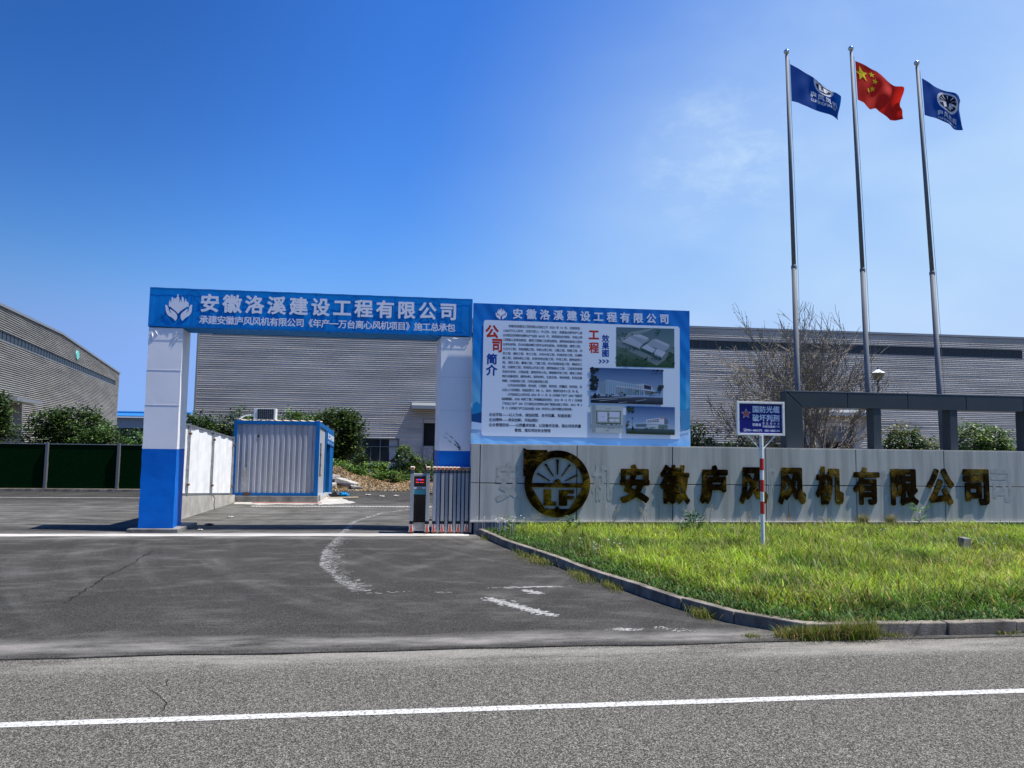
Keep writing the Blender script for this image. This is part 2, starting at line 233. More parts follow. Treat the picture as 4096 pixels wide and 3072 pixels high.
# ------------------------------------------------------------------ object helpers
ORG = {}
SPLIT = {'wheel', 'wheel_guard', 'window_frame', 'window_rail', 'edge_trim', 'base_wall', 'roof_rib', 'cloth_crease', 'rusty_clip', 'door_frame', 'door_leaf', 'channel_edge', 'arrow_print', 'link_arm', 'window_pane', 'dark_band', 'display_glass', 'banner_hem', 'roof', 'roof_edge', 'frame'}
def tag(o, label=None, cat=None, group=None, kind=None):
    if label: o['label'] = label
    if cat: o['category'] = cat
    if group: o['group'] = group
    if kind: o['kind'] = kind
    return o
def empty(name, loc, label=None, cat=None, group=None, kind=None):
    o = bpy.data.objects.new(name, None); COL.objects.link(o); o.location = loc; o.empty_display_size = .2
    ORG[o] = np.array(loc, float); return tag(o, label, cat, group, kind)
class MB:
    def __init__(s): s.v = []; s.f = []; s.c = []; s.mi = []; s.n = 0; s.cur = (1, 1, 1); s.m = 0
    def add(s, vs, fs):
        k = s.n; s.v.extend([tuple(map(float, p)) for p in vs]); s.n += len(vs)
        for f in fs: s.f.append(tuple(i+k for i in f)); s.c.append(s.cur); s.mi.append(s.m)
        return s
    def box(s, x0, x1, y0, y1, z0, z1):
        return s.add([(x0, y0, z0), (x1, y0, z0), (x1, y1, z0), (x0, y1, z0), (x0, y0, z1), (x1, y0, z1), (x1, y1, z1), (x0, y1, z1)],
                     [(0, 3, 2, 1), (4, 5, 6, 7), (0, 1, 5, 4), (1, 2, 6, 5), (2, 3, 7, 6), (3, 0, 4, 7)])
    def hexa(s, p): return s.add(p, [(0, 3, 2, 1), (4, 5, 6, 7), (0, 1, 5, 4), (1, 2, 6, 5), (2, 3, 7, 6), (3, 0, 4, 7)])
    def quad(s, *p): return s.add(p, [tuple(range(len(p)))])
    def prism_z(s, pts, z0, z1):
        n = len(pts); return s.add([(x, y, z0) for x, y in pts]+[(x, y, z1) for x, y in pts], [tuple(range(n))[::-1], tuple(range(n, 2*n))]+[(i, (i+1) % n, (i+1) % n+n, i+n) for i in range(n)])
    def prism_y(s, pts, y0, y1):   # outline in X-Z, seen from -Y
        n = len(pts); return s.add([(x, y0, z) for x, z in pts]+[(x, y1, z) for x, z in pts], [tuple(range(n)), tuple(range(n, 2*n))[::-1]]+[((i+1) % n, i, i+n, (i+1) % n+n) for i in range(n)])
    def tube(s, pts, rad, k=8, cap=True):
        P = [Vector(p) for p in pts]; vs = []; n = len(P)
        if not hasattr(rad, '__len__'): rad = [rad]*n
        a = None
        for i in range(n):
            t = (P[min(i+1, n-1)]-P[max(i-1, 0)]).normalized()
            if a is None:
                a = t.orthogonal().normalized()
            a = (a-t*a.dot(t)).normalized(); b = t.cross(a)
            for j in range(k):
                q = 2*math.pi*j/k; vs.append(P[i]+(a*math.cos(q)+b*math.sin(q))*rad[i])
        fs = [(i*k+j, i*k+(j+1) % k, (i+1)*k+(j+1) % k, (i+1)*k+j) for i in range(n-1) for j in range(k)]
        if cap and k > 2: fs += [tuple(range(k))[::-1], tuple(range((n-1)*k, n*k))]
        return s.add(vs, fs)
    def sphere(s, c, r, k=12, m=8):
        vs = []; r = r if hasattr(r, '__len__') else (r, r, r)
        for i in range(m+1):
            for j in range(k):
                a = math.pi*i/m; b = 2*math.pi*j/k; vs.append((c[0]+r[0]*math.sin(a)*math.cos(b), c[1]+r[1]*math.sin(a)*math.sin(b), c[2]+r[2]*math.cos(a)))
        return s.add(vs, [(i*k+j, (i+1)*k+j, (i+1)*k+(j+1) % k, i*k+(j+1) % k) for i in range(m) for j in range(k)])
    def islands(s):
        p = list(range(s.n))
        def fd(i):
            while p[i] != i: p[i] = p[p[i]]; i = p[i]
            return i
        for f in s.f:
            a = fd(f[0])
            for i in f[1:]: p[fd(i)] = a
        out = {}
        for k, f in enumerate(s.f): out.setdefault(fd(f[0]), []).append(k)
        res = []
        for ks in out.values():
            m = MB(); ids = sorted({i for k in ks for i in s.f[k]}); mp = {i: j for j, i in enumerate(ids)}
            m.v = [s.v[i] for i in ids]; m.n = len(ids); m.f = [tuple(mp[i] for i in s.f[k]) for k in ks]; m.c = [s.c[k] for k in ks]; m.mi = [s.mi[k] for k in ks]; res.append(m)
        return res
    def build(s, name, mats, parent=None, smooth=False, label=None, cat=None, group=None, kind=None, bevel=0, loc=None):
        if parent and name in SPLIT and not kind:
            isl = s.islands()
            if len(isl) > 1:
                return [m.build(name, mats, parent, smooth, label, cat, group, kind, bevel, loc) for m in isl][-1]
        me = bpy.data.meshes.new(name); org = ORG.get(parent, np.zeros(3)) if parent else np.zeros(3)
        base = np.array(loc, float) if loc is not None else (org if parent else None)
        if base is None:
            A = np.array(s.v); base = np.array([(A[:, 0].min()+A[:, 0].max())/2, (A[:, 1].min()+A[:, 1].max())/2, A[:, 2].min()]) if kind != 'structure' else np.zeros(3)
        A = np.array(s.v)-base
        me.from_pydata([tuple(p) for p in A], [], s.f)
        mats = mats if isinstance(mats, (list, tuple)) else [mats]
        for m in mats: me.materials.append(M[m])
        if len(mats) > 1: me.polygons.foreach_set('material_index', s.mi)
        if any(M[m].node_tree.nodes.get('Attribute') for m in mats):
            at = me.color_attributes.new('Col', 'FLOAT_COLOR', 'CORNER')
            ln = [len(f) for f in s.f]; C = np.repeat(np.array([(*c, 1) for c in s.c]), ln, axis=0)
            at.data.foreach_set('color', C.ravel().astype(np.float32))
        if smooth: me.polygons.foreach_set('use_smooth', [True]*len(me.polygons))
        me.update()
        o = bpy.data.objects.new(name, me); COL.objects.link(o)
        if parent: o.parent = parent; o.location = base-org
        else: o.location = base
        ORG[o] = base
        if bevel:
            b = o.modifiers.new('bevel', 'BEVEL'); b.width = bevel; b.segments = 2; b.limit_method = 'ANGLE'; b.angle_limit = R(40)
        return tag(o, label, cat, group, kind)
def dup(o, loc, parent=None, label=None):
    c = o.copy(); COL.objects.link(c)
    if parent: c.parent = parent
    c.location = loc
    if label: c['label'] = label
    return c
def hom(src, dst):
    A = []; b = []
    for (x, y), (u, v) in zip(src, dst):
        A.append([x, y, 1, 0, 0, 0, -u*x, -u*y]); b.append(u); A.append([0, 0, 0, x, y, 1, -v*x, -v*y]); b.append(v)
    h = np.linalg.solve(np.array(A, float), np.array(b, float))
    def f(x, y):
        d = h[6]*x+h[7]*y+1; return ((h[0]*x+h[1]*y+h[2])/d, (h[3]*x+h[4]*y+h[5])/d)
    return f

# ------------------------------------------------------------------ lettering (the built-in font; heavier weights grown from its outline)
def _text_obj(ch, fill):
    c = bpy.data.curves.new('glyph', 'FONT'); c.body = ch; c.size = 1; c.resolution_u = 3; c.fill_mode = fill
    o = bpy.data.objects.new('glyph', c); COL.objects.link(o); bpy.context.view_layer.update()
    e = o.evaluated_get(bpy.context.evaluated_depsgraph_get()); me = e.to_mesh()
    v = np.array([(p.co.x, p.co.y) for p in me.vertices]) if len(me.vertices) else np.zeros((0, 2))
    f = [tuple(p.vertices) for p in me.polygons]; ed = [tuple(q.vertices) for q in me.edges]
    e.to_mesh_clear(); bpy.data.objects.remove(o); bpy.data.curves.remove(c)
    return v, f, ed
def curve_fill(loops, extrude=0, bevel=0):
    c = bpy.data.curves.new('shape', 'CURVE'); c.dimensions = '2D'; c.fill_mode = 'BOTH' if extrude else 'FRONT'; c.extrude = extrude; c.bevel_depth = bevel; c.bevel_resolution = 1
    for lp in loops:
        sp = c.splines.new('POLY'); sp.points.add(len(lp)-1); sp.use_cyclic_u = True
        for i, (x, y) in enumerate(lp): sp.points[i].co = (x, y, 0, 1)
    o = bpy.data.objects.new('shape', c); COL.objects.link(o); bpy.context.view_layer.update()
    e = o.evaluated_get(bpy.context.evaluated_depsgraph_get()); me = e.to_mesh()
    v = np.array([tuple(p.co) for p in me.vertices]); f = [tuple(p.vertices) for p in me.polygons]
    e.to_mesh_clear(); bpy.data.objects.remove(o); bpy.data.curves.remove(c)
    return v, f
def grow(ch, t, N=110):
    v, _, ed = _text_obj(ch, 'NONE')
    if not len(v): return []
    lo = v.min(0)-t-.04; hi = v.max(0)+t+.04; h = max(hi-lo)/N
    nx, ny = int((hi[0]-lo[0])/h)+2, int((hi[1]-lo[1])/h)+2
    X, Y = np.meshgrid(lo[0]+h*np.arange(nx), lo[1]+h*np.arange(ny), indexing='ij')
    D = np.full(X.shape, 9.); ins = np.zeros(X.shape, int)
    for a, b in ed:
        ax, ay = v[a]; bx, by = v[b]; dx, dy = bx-ax, by-ay; L2 = dx*dx+dy*dy+1e-12
        q = np.clip(((X-ax)*dx+(Y-ay)*dy)/L2, 0, 1); D = np.minimum(D, np.hypot(X-ax-q*dx, Y-ay-q*dy))
        if abs(dy) > 1e-9:
            cr = ((ay > Y) != (by > Y)) & (X < (bx-ax)*(Y-ay)/dy+ax); ins += cr
    F = np.where(ins % 2 == 1, -D, D)-t
    # marching squares
    segs = {}
    def key(i, j, hv): return (i, j, hv)
    def pt(k):
        i, j, hv = k
        a = F[i, j]; b = F[i+1, j] if hv == 0 else F[i, j+1]; q = a/(a-b) if a != b else .5
        return (X[i, j]+(h*q if hv == 0 else 0), Y[i, j]+(h*q if hv == 1 else 0))
    S = F < 0
    T = {1: [(3, 0)], 2: [(0, 1)], 3: [(3, 1)], 4: [(1, 2)], 5: [(3, 2), (1, 0)], 6: [(0, 2)], 7: [(3, 2)], 8: [(2, 3)], 9: [(2, 0)], 10: [(0, 3), (2, 1)], 11: [(2, 1)], 12: [(1, 3)], 13: [(1, 0)], 14: [(0, 3)]}
    code = S[:-1, :-1]*1+S[1:, :-1]*2+S[1:, 1:]*4+S[:-1, 1:]*8
    for i, j in zip(*np.nonzero((code > 0) & (code < 15))):
        E = [key(i, j, 0), key(i+1, j, 1), key(i, j+1, 0), key(i, j, 1)]
        for a, b in T[int(code[i, j])]: segs.setdefault(E[a], []).append(E[b])
    loops = []; nxt = {k: list(x) for k, x in segs.items()}
    while nxt:
        st = next(iter(nxt)); cur = st; lp = []
        while cur in nxt:
            lp.append(pt(cur)); l = nxt[cur]; n2 = l.pop()
            if not l: del nxt[cur]
            cur = n2
            if cur == st: break
        if len(lp) > 6: loops.append(lp)
    out = []
    for lp in loops:   # drop points that lie on straight runs
        P = np.array(lp); keep = [0]; 
        def rdp(a, b):
            if b <= a+1: return
            A, B = P[a], P[b % len(P)]; d = B-A; L = np.hypot(*d)+1e-9
            q = P[a+1:b]; dist = np.abs(d[0]*(q[:, 1]-A[1])-d[1]*(q[:, 0]-A[0]))/L if L > 1e-6 else np.hypot(*(q-A).T)
            k = int(dist.argmax())
            if dist[k] > h*.22: rdp(a, a+1+k); keep.append(a+1+k); rdp(a+1+k, b)
        half = len(P)//2; rdp(0, half); keep.append(half); rdp(half, len(P))
        keep = sorted(set(keep)); out.append([tuple(P[k]) for k in keep])
    return out
GC = {}
def glyph(ch, t=0):
    """flat glyph: vertices (x,y) and faces, in units where a Chinese character cell is about 1 wide"""
    if (ch, t) not in GC:
        if t: 
            lp = grow(ch, t, 90); v, f = curve_fill(lp) if lp else (np.zeros((0, 3)), [])
            v = v[:, :2] if len(v) else np.zeros((0, 2))
        else: v, f, _ = _text_obj(ch, 'FRONT')
        GC[(ch, t)] = (np.array(v)/.95 if len(v) else np.zeros((0, 2)), f)
    return GC[(ch, t)]
def cellw(ch): return 1.0 if ord(ch) > 0x2000 or ch in '《》' else (.6 if ch.isupper() else .55)
def text_cells(s, x0, x1, size, t=0, pad=0):
    """characters spread evenly from x0 to x1; yields (glyph verts centred on their cell, faces, cell centre x, ch)"""
    tot = sum(cellw(c) for c in s); gap = (x1-x0-tot*size)/max(1, len(s)-1); x = x0; out = []
    for c in s:
        wv = cellw(c)*size
        if c not in ' \u3000':
            v, f = glyph(c, t)
            if len(v):
                if cellw(c) == 1.0: g = v-np.array([.5, .38])
                else: g = v-np.array([(v[:, 0].min()+v[:, 0].max())/2, .38])
                out.append((g, f, x+wv/2, c))
        x += wv+gap
    return out
def put_text(mb, s, x0, x1, size, z, y, t=0, slope=0, dup2=0, map2=None, sy=1):
    for g, f, cx, c in text_cells(s, x0, x1, size, t):
        for k in range(2 if dup2 else 1):
            vs = [(cx+a*size+k*dup2, z+b*size*sy) for a, b in g]
            if map2: mb.add([map2(a, b) for a, b in vs], f)
            else: mb.add([(a, y-k*.0006, b) for a, b in vs], f)

# ------------------------------------------------------------------ ground, road, paths
g = MB(); g.quad((-600, -300, -.05), (600, -300, -.05), (600, 900, -.05), (-600, 900, -.05)); g.build('ground', 'farground', kind='structure')
g = MB()
g.quad((-80, -6, -.008), (80, -6, -.008), (80, 8.5, -.008), (4.9, 7.94, -.008), (4.2, 7.86, -.008), (-80, 6.9, -.008))
g.build('road', 'road', kind='structure')
def road_edge(x): return 7.72+.035*(x+3.5)*.35+.02*math.sin(x*1.7)+.012*math.sin(x*4.1)
g = MB()
xs = np.linspace(-40, 30, 141)
for a, b in zip(xs[:-1], xs[1:]):
    g.quad((a, road_edge(a), 0), (b, road_edge(b), 0), (b, 31.6, 0), (a, 31.6, 0))
g.build('asphalt_yard', 'apron', kind='structure')
g = MB()   # bitumen seam where the newer asphalt laps onto the road
for a, b in zip(xs[:-1], xs[1:]):
    if a > 4.0: continue
    wa = .008+.010*math.sin(a*3.1)+.008*math.sin(a*7.7); wb = .008+.010*math.sin(b*3.1)+.008*math.sin(b*7.7)
    g.quad((a, road_edge(a)-wa, -.003), (b, road_edge(b)-wb, -.003), (b, road_edge(b)+.004, .004), (a, road_edge(a)+.004, .004))
g.build('asphalt_seam', 'seam', kind='structure')
g = MB(); 
def liney(x): return 6.02+.0116*(x+3.2)
for i in range(60):
    a = -30+i; b = a+1; g.quad((a, liney(a)-.052, -.004), (b, liney(b)-.052, -.004), (b, liney(b)+.052, -.004), (a, liney(a)+.052, -.004))
g.build('road_marking', 'linepaint', kind='structure')
g = MB(); g.quad((-40, 31.4, -.004), (60, 31.4, -.004), (60, 140, -.004), (-60, 140, -.004)); g.build('soil_ground', 'soil', kind='structure')
M['palestrip'] = mat('pale_worn_concrete', (.66, .63, .57), .85, col2=(.46, .43, .38), nscale=2.5, ndetail=9, stretch=(.4, 2, 1))
g = MB(); g.box(-34, 1.0, 16.86, 17.22, -.02, .006); g.build('concrete_strip', 'palestrip', kind='structure')
g = MB(); g.box(-34, .0, 17.0, 17.03, .004, .012); g.build('gate_rail', 'dkconcrete', kind='structure')
# drain channel with its grating
dr = empty('drain_channel', (-3, 24.15, 0), kind='structure')
g = MB(); g.box(-5.7, 1.2, 24.0, 24.06, -.01, .012); g.box(-5.7, 1.2, 24.24, 24.30, -.01, .012); g.build('channel_edge', 'concrete', dr)
g = MB(); g.box(-5.7, 1.2, 24.06, 24.24, -.01, .003); g.build('channel_bed', 'black', dr)
g = MB()
for i in range(62):
    x = -5.65+i*.11; g.box(x, x+.07, 24.062, 24.238, .004, .011)
o = g.build('grate_bar', 'concrete', dr, kind='stuff')
g = MB(); g.box(-30, -6.6, 27.2, 27.3, -.01, .008); g.build('drain_kerb', 'concrete', kind='structure')
# cracks
def crack(pts, w0, name):
    g = MB(); r = random.Random(len(pts)*7+3); P = []
    for (a, b) in zip(pts[:-1], pts[1:]):
        for k in range(8):
            q = k/8; P.append((a[0]+(b[0]-a[0])*q+r.uniform(-.03, .03), a[1]+(b[1]-a[1])*q+r.uniform(-.03, .03)))
    for i in range(len(P)-1):
        a, b = P[i], P[i+1]; wa = w0*r.uniform(.3, 1)
        g.quad((a[0]-wa, a[1], .004), (a[0]+wa, a[1], .004), (b[0]+wa, b[1], .004), (b[0]-wa, b[1], .004))
    g.build(name, 'seam', kind='structure')
crack([(-5.28, 14.75), (-5.15, 13.8), (-5.03, 12.84), (-4.99, 12.0), (-4.89, 11.37), (-4.78, 10.7), (-4.70, 10.1)], .016, 'asphalt_crack')
g = MB(); r = random.Random(3)
P = [(-2.31, 7.0)]
for tx, ty in [(-2.27, 6.84), (-2.36, 6.72), (-2.22, 6.55), (-2.12, 6.4), (-2.08, 6.22), (-2.11, 6.1)]:
    for k in range(1, 6): P.append((P[-1][0]+(tx-P[-1][0])/(6-k)+r.uniform(-.012, .012), P[-1][1]+(ty-P[-1][1])/(6-k)))
for a, b in zip(P[:-1], P[1:]):
    wd = .0035*r.uniform(.3, 1.4); g.quad((a[0]-wd, a[1], -.004), (a[0]+wd, a[1], -.004), (b[0]+wd, b[1], -.004), (b[0]-wd, b[1], -.004))
g.build('road_crack', 'seam', kind='structure')
# dried cement spills: many small flecks lying on the asphalt
def flecks(name, rows, seed, label):
    r = random.Random(seed); g = MB()
    for (x0, y0, x1, y1, n, wl, wr, ln, th) in rows:
        for k in range(int(n*1.6)):
            q = r.random(); cx = x0+(x1-x0)*q+abs(r.gauss(0, .5))*wr*(1 if r.random() < .8 else -wl/wr); cy = y0+(y1-y0)*q+r.uniform(-.05, .05)
            l = ln*r.uniform(.12, .95); t = th*r.uniform(.2, 1.0); m = r.choice([6, 7, 8]); z = .003+.0000008*len(g.f)+.001*r.random()
            pts = []
            for j in range(m):
                a = 2*math.pi*j/m; e = r.uniform(.55, 1.15); pts.append((cx+math.cos(a)*l*e, cy+math.sin(a)*t*e, z))
            g.add(pts, [tuple(range(m))])
    return g.build(name, 'scuff', kind='stuff', label=label, cat='stain')
flecks('cement_spill', [(-1.98, 16.8, -2.0, 14.7, 190, .04, .22, .05, .016), (-2.0, 14.7, -1.82, 13.0, 200, .03, .32, .06, .018), (-1.82, 13.0, -1.35, 11.6, 160, .05, .28, .05, .015), (-1.35, 11.6, -.98, 10.75, 120, .06, .3, .06, .015),
    (-1.98, 16.8, -2.0, 19.6, 170, .05, .12, .07, .02), (-2.0, 19.6, -1.4, 22.0, 130, .06, .1, .07, .02), (-1.4, 22.0, -.6, 23.2, 70, .06, .1, .08, .02)], 5, 'long curved streak of dried white cement across the asphalt entrance')
flecks('cement_patch', [(.85, 10.2, 1.15, 9.75, 110, .12, .14, .05, .03), (1.1, 9.8, 1.6, 9.15, 160, .12, .12, .06, .03), (1.0, 10.9, 2.0, 10.95, 60, .1, .3, .07, .02), (1.45, 10.7, 1.65, 10.45, 60, .1, .1, .05, .03)], 9, 'broken white cement patches in front of the kerb and lawn')
flecks('cement_spot', [(2.2, 8.45, 2.5, 8.4, 50, .12, .12, .04, .02), (2.7, 8.5, 3.1, 8.3, 22, .1, .15, .035, .02), (-.9, 10.6, -.3, 10.7, 16, .1, .15, .05, .015), (.1, 10.6, .3, 10.6, 8, .1, .1, .05, .015)], 12, 'small scattered cement spots near the edge of the road')

# ------------------------------------------------------------------ kerb and lawn
KP = [(1.22, 17.02), (1.32, 16.6), (1.62, 15.2), (2.16, 13.35), (2.62, 11.75), (3.08, 10.35), (3.42, 9.4), (3.72, 8.75), (3.98, 8.35), (4.25, 8.06), (4.55, 7.94), (4.95, 7.92), (8, 7.96), (22, 8.16)]
def resample(P, step):
    out = [P[0]]; acc = 0
    for a, b in zip(P[:-1], P[1:]):
        L = math.hypot(b[0]-a[0], b[1]-a[1]); n = max(1, int(L/.05))
        for k in range(1, n+1):
            p = (a[0]+(b[0]-a[0])*k/n, a[1]+(b[1]-a[1])*k/n); acc += L/n
            if acc >= step: out.append(p); acc = 0
    return out
kroot = empty('kerb', (3, 10, 0), kind='structure')
ks = resample(KP, .86); KW = .13
for i, (a, b) in enumerate(zip(ks[:-1], ks[1:])):
    d = Vector((b[0]-a[0], b[1]-a[1], 0)).normalized(); nrm = Vector((-d.y, d.x, 0))   # lawn side
    if nrm.x < 0 and nrm.y < .5: nrm = -nrm
    A = Vector((*a, 0))+d*.008; B = Vector((*b, 0))-d*.008; h = .15+rnd.uniform(-.012, .008); h2 = .15+rnd.uniform(-.012, .008); off = rnd.uniform(-.012, .012)
    A += nrm*off; B += nrm*(off+rnd.uniform(-.008, .008)); g = MB()
    C2, D2 = B+nrm*KW, A+nrm*KW
    g.hexa([(A.x, A.y, -.02), (B.x, B.y, -.02), (C2.x, C2.y, -.02), (D2.x, D2.y, -.02), (A.x, A.y, h), (B.x, B.y, h2), (C2.x, C2.y, h2), (D2.x, D2.y, h)])
    g.build('kerb_stone', 'kerb', kroot, bevel=.012)
lawn_poly = [(x+.1, y+.1) for x, y in KP]+[(22, 17.05), (1.25, 17.05)]
g = MB(); g.prism_z(lawn_poly, -.03, .125); g.build('lawn', 'lawnsoil', kind='structure')
LP = np.array(lawn_poly)
def inside(x, y, P=LP):
    r = np.zeros(x.shape, bool); n = len(P)
    for i in range(n):
        x0, y0 = P[i]; x1, y1 = P[(i+1) % n]
        if abs(y1-y0) > 1e-9: r ^= ((y0 > y) != (y1 > y)) & (x < (x1-x0)*(y-y0)/(y1-y0)+x0)
    return r
def blades(name, px, py, pz, hgt, wid, cols, bend, label, cat='grass', parent=None, kind='stuff', material='grass'):
    n = len(px); ang = nrs.uniform(0, 2*np.pi, n); dx, dy = np.cos(ang), np.sin(ang); bd = hgt*bend*nrs.uniform(.3, 1.3, n)
    ca, sa = -dy, dx; T = [0, .4, .75, 1.0]; Wd = [1, .85, .5, 0]; V = []
    for t, q in zip(T, Wd):
        cx = px+dx*bd*t**2; cy = py+dy*bd*t**2; cz = pz+hgt*(t-.28*np.minimum(bd/np.maximum(hgt, .01), 1.4)*t**3)
        if q: V += [np.stack([cx-ca*wid*q, cy-sa*wid*q, cz], 1), np.stack([cx+ca*wid*q, cy+sa*wid*q, cz], 1)]
        else: V += [np.stack([cx, cy, cz], 1)]
    V = np.stack(V, 1); me = bpy.data.meshes.new(name); k = 7
    me.vertices.add(n*k); base = np.array([px.mean(), py.mean(), pz.min()]); me.vertices.foreach_set('co', (V.reshape(-1, 3)-base).astype(np.float32).ravel())
    q = np.array([0, 1, 3, 2, 2, 3, 5, 4, 4, 5, 6]); idx = (np.arange(n)[:, None]*k+q[None]).ravel()
    me.loops.add(n*11); me.loops.foreach_set('vertex_index', idx.astype(np.int32)); me.polygons.add(n*3)
    st = (np.arange(n)[:, None]*11+np.array([0, 4, 8])[None]).ravel(); me.polygons.foreach_set('loop_start', st.astype(np.int32))
    me.update(calc_edges=True)
    at = me.color_attributes.new('Col', 'FLOAT_COLOR', 'POINT'); C = np.repeat(np.concatenate([cols, np.ones((n, 1))], 1), k, axis=0); at.data.foreach_set('color', C.astype(np.float32).ravel())
    me.materials.append(M[material]); o = bpy.data.objects.new(name, me); COL.objects.link(o); o.location = base
    return tag(o, label, cat, kind=kind)
def vnoise(x, y, s, seed=0):
    r = np.random.RandomState(seed); G = r.rand(64, 64); X = x*s % 63; Y = y*s % 63; i = X.astype(int); j = Y.astype(int); u = X-i; v = Y-j; u = u*u*(3-2*u); v = v*v*(3-2*v)
    return (G[i, j]*(1-u)+G[i+1, j]*u)*(1-v)+(G[i, j+1]*(1-u)+G[i+1, j+1]*u)*v
def kerbdist(x, y):
    D = np.full(x.shape, 99.)
    for (ax, ay), (bx, by) in zip(KP[:-1], KP[1:]):
        dx, dy = bx-ax, by-ay; q = np.clip(((x-ax)*dx+(y-ay)*dy)/(dx*dx+dy*dy), 0, 1); D = np.minimum(D, np.hypot(x-ax-q*dx, y-ay-q*dy))
    return D
N0 = 230000
px = nrs.uniform(1.2, 17.5, N0); py = nrs.uniform(7.9, 17.0, N0); keep = inside(px, py) & (px < .79*py+2.9) & (nrs.rand(N0) < np.clip(1.35-(py-8)*.07, .5, 1)); px, py = px[keep], py[keep]
kd = kerbdist(px, py); n1 = vnoise(px, py, .9, 1); n2 = vnoise(px, py, 2.7, 2); n3 = vnoise(px, py, .45, 5)
lush = np.clip((kd-.45)/.5, 0, 1)
hg = (.07+.05*nrs.rand(len(px)))*(1-lush)+lush*(.09+.17*n1*n2+.10*nrs.rand(len(px))+.14*nrs.rand(len(px))**4)
hg *= np.clip(.55+kd*1.8, .55, 1)*(1-.75*np.exp(-((px-10.66)/.2)**2-((py-12.95)/.35)**2))
mid = np.array([.19, .36, .02]); yel = np.array([.52, .57, .045]); dkg = np.array([.06, .145, .012]); strw = np.array([.50, .36, .12]); br = np.array([.16, .30, .02])
rr = nrs.rand(len(px))[:, None]; cc = mid*(1-rr)+yel*rr
cc = cc*(1-(n2*.5)[:, None])+br*(n2*.5)[:, None]
pt_ = np.clip((vnoise(px, py, .8, 31)-.56)*4, 0, .75)[:, None]; cc = cc*(1-pt_)+dkg*1.3*pt_; ed = np.clip(1-lush+.0, 0, 1)[:, None]; cc = cc*(1-ed)+(dkg+nrs.rand(len(px), 1)*.03)*ed
dry = (nrs.rand(len(px)) < .05+.22*np.clip((n3-.55)*3, 0, 1)*(lush))[:, None]; cc = np.where(dry, strw*nrs.uniform(.6, 1.1, (len(px), 1)), cc)
darkb = (nrs.rand(len(px)) < .25)[:, None]; cc = np.where(darkb, cc*.28, cc); cc = cc*(.45+1.1*vnoise(px, py, 5.5, 9)*(.4+1.2*vnoise(px, py, 1.3, 10)))[:, None]
blades('grass', px, py, np.full(len(px), .12), hg, .004+.004*nrs.rand(len(px))+.008*(nrs.rand(len(px)) < .22), cc, .85, 'thick yellow green unmown grass on the lawn before the wall')
# seed heads: thin pale stalks over the grass
n = 9000; qx = nrs.uniform(1.4, 16, n); qy = nrs.uniform(8.6, 16.9, n); kp = inside(qx, qy) & (kerbdist(qx, qy) > .5) & (qx < .79*qy+1.2); qx, qy = qx[kp], qy[kp]
blades('grass_seed_stalk', qx, qy, np.full(len(qx), .14), nrs.uniform(.2, .38, len(qx)), np.full(len(qx), .004), np.array([.38, .36, .14])*nrs.uniform(.5, 1.15, (len(qx), 1)), .55, 'pale seed stalks rising out of the lawn grass')
# tufts spilling over the kerb and at its foot
def tuft_field(spots, name, label):
    X = []; Y = []; Hh = []; 
    for (cx, cy, rx, ry, n, h) in spots:
        X.append(nrs.normal(cx, rx, n)); Y.append(nrs.normal(cy, ry, n)); Hh.append(h*nrs.uniform(.35, 1.1, n))
    X, Y, Hh = map(np.concatenate, (X, Y, Hh)); c = np.array([.13, .19, .02])*nrs.uniform(.45, 1.25, (len(X), 1)); s = nrs.rand(len(X)) < .3; c[s] = np.array([.36, .27, .10])*nrs.uniform(.7, 1, (s.sum(), 1))
    blades(name, X, Y, np.zeros(len(X)), Hh, np.full(len(X), .004), c, .8, label)
tuft_field([(1.95, 14.0, .12, .4, 500, .12), (2.12, 13.3, .12, .3, 500, .14), (2.55, 11.7, .08, .3, 500, .13), (2.85, 10.9, .06, .2, 350, .12), (3.55, 9.0, .07, .12, 350, .15), (4.25, 8.0, .1, .07, 500, .13), (4.5, 7.93, .12, .07, 600, .2), (4.85, 7.88, .12, .06, 500, .26), (5.1, 7.9, .07, .04, 260, .3), (4.7, 7.95, .35, .05, 500, .12), (5.45, 7.9, .1, .02, 60, .08), (6.9, 7.93, .12, .03, 120, .07), (3.75, 8.02, .05, .03, 60, .06), (1.35, 16.4, .06, .2, 150, .1)], 'kerbside_grass', 'straggling grass and straw growing along the foot of the kerb')
kk = resample(KP, .0035); kk = np.array(kk[200:]); jj = nrs.rand(len(kk)) < np.clip(vnoise(kk[:, 0], kk[:, 1], 2.1, 21)*1.6-.25, .08, 1); kk = kk[jj]; kk = kk[kk[:, 0] < 9.5]
nn_ = len(kk); ox = nrs.uniform(.02, .2, nn_); d_ = np.array([.75, .5]); kx, ky = kk[:, 0]+ox*d_[0], kk[:, 1]+ox*d_[1]
blades('kerb_edge_grass', kx, ky, np.full(nn_, .125), nrs.uniform(.05, .16, nn_), np.full(nn_, .0045), np.array([.14, .26, .02])*nrs.uniform(.4, 1.4, (nn_, 1)), 1.5, 'ragged grass hanging over the top of the kerb')
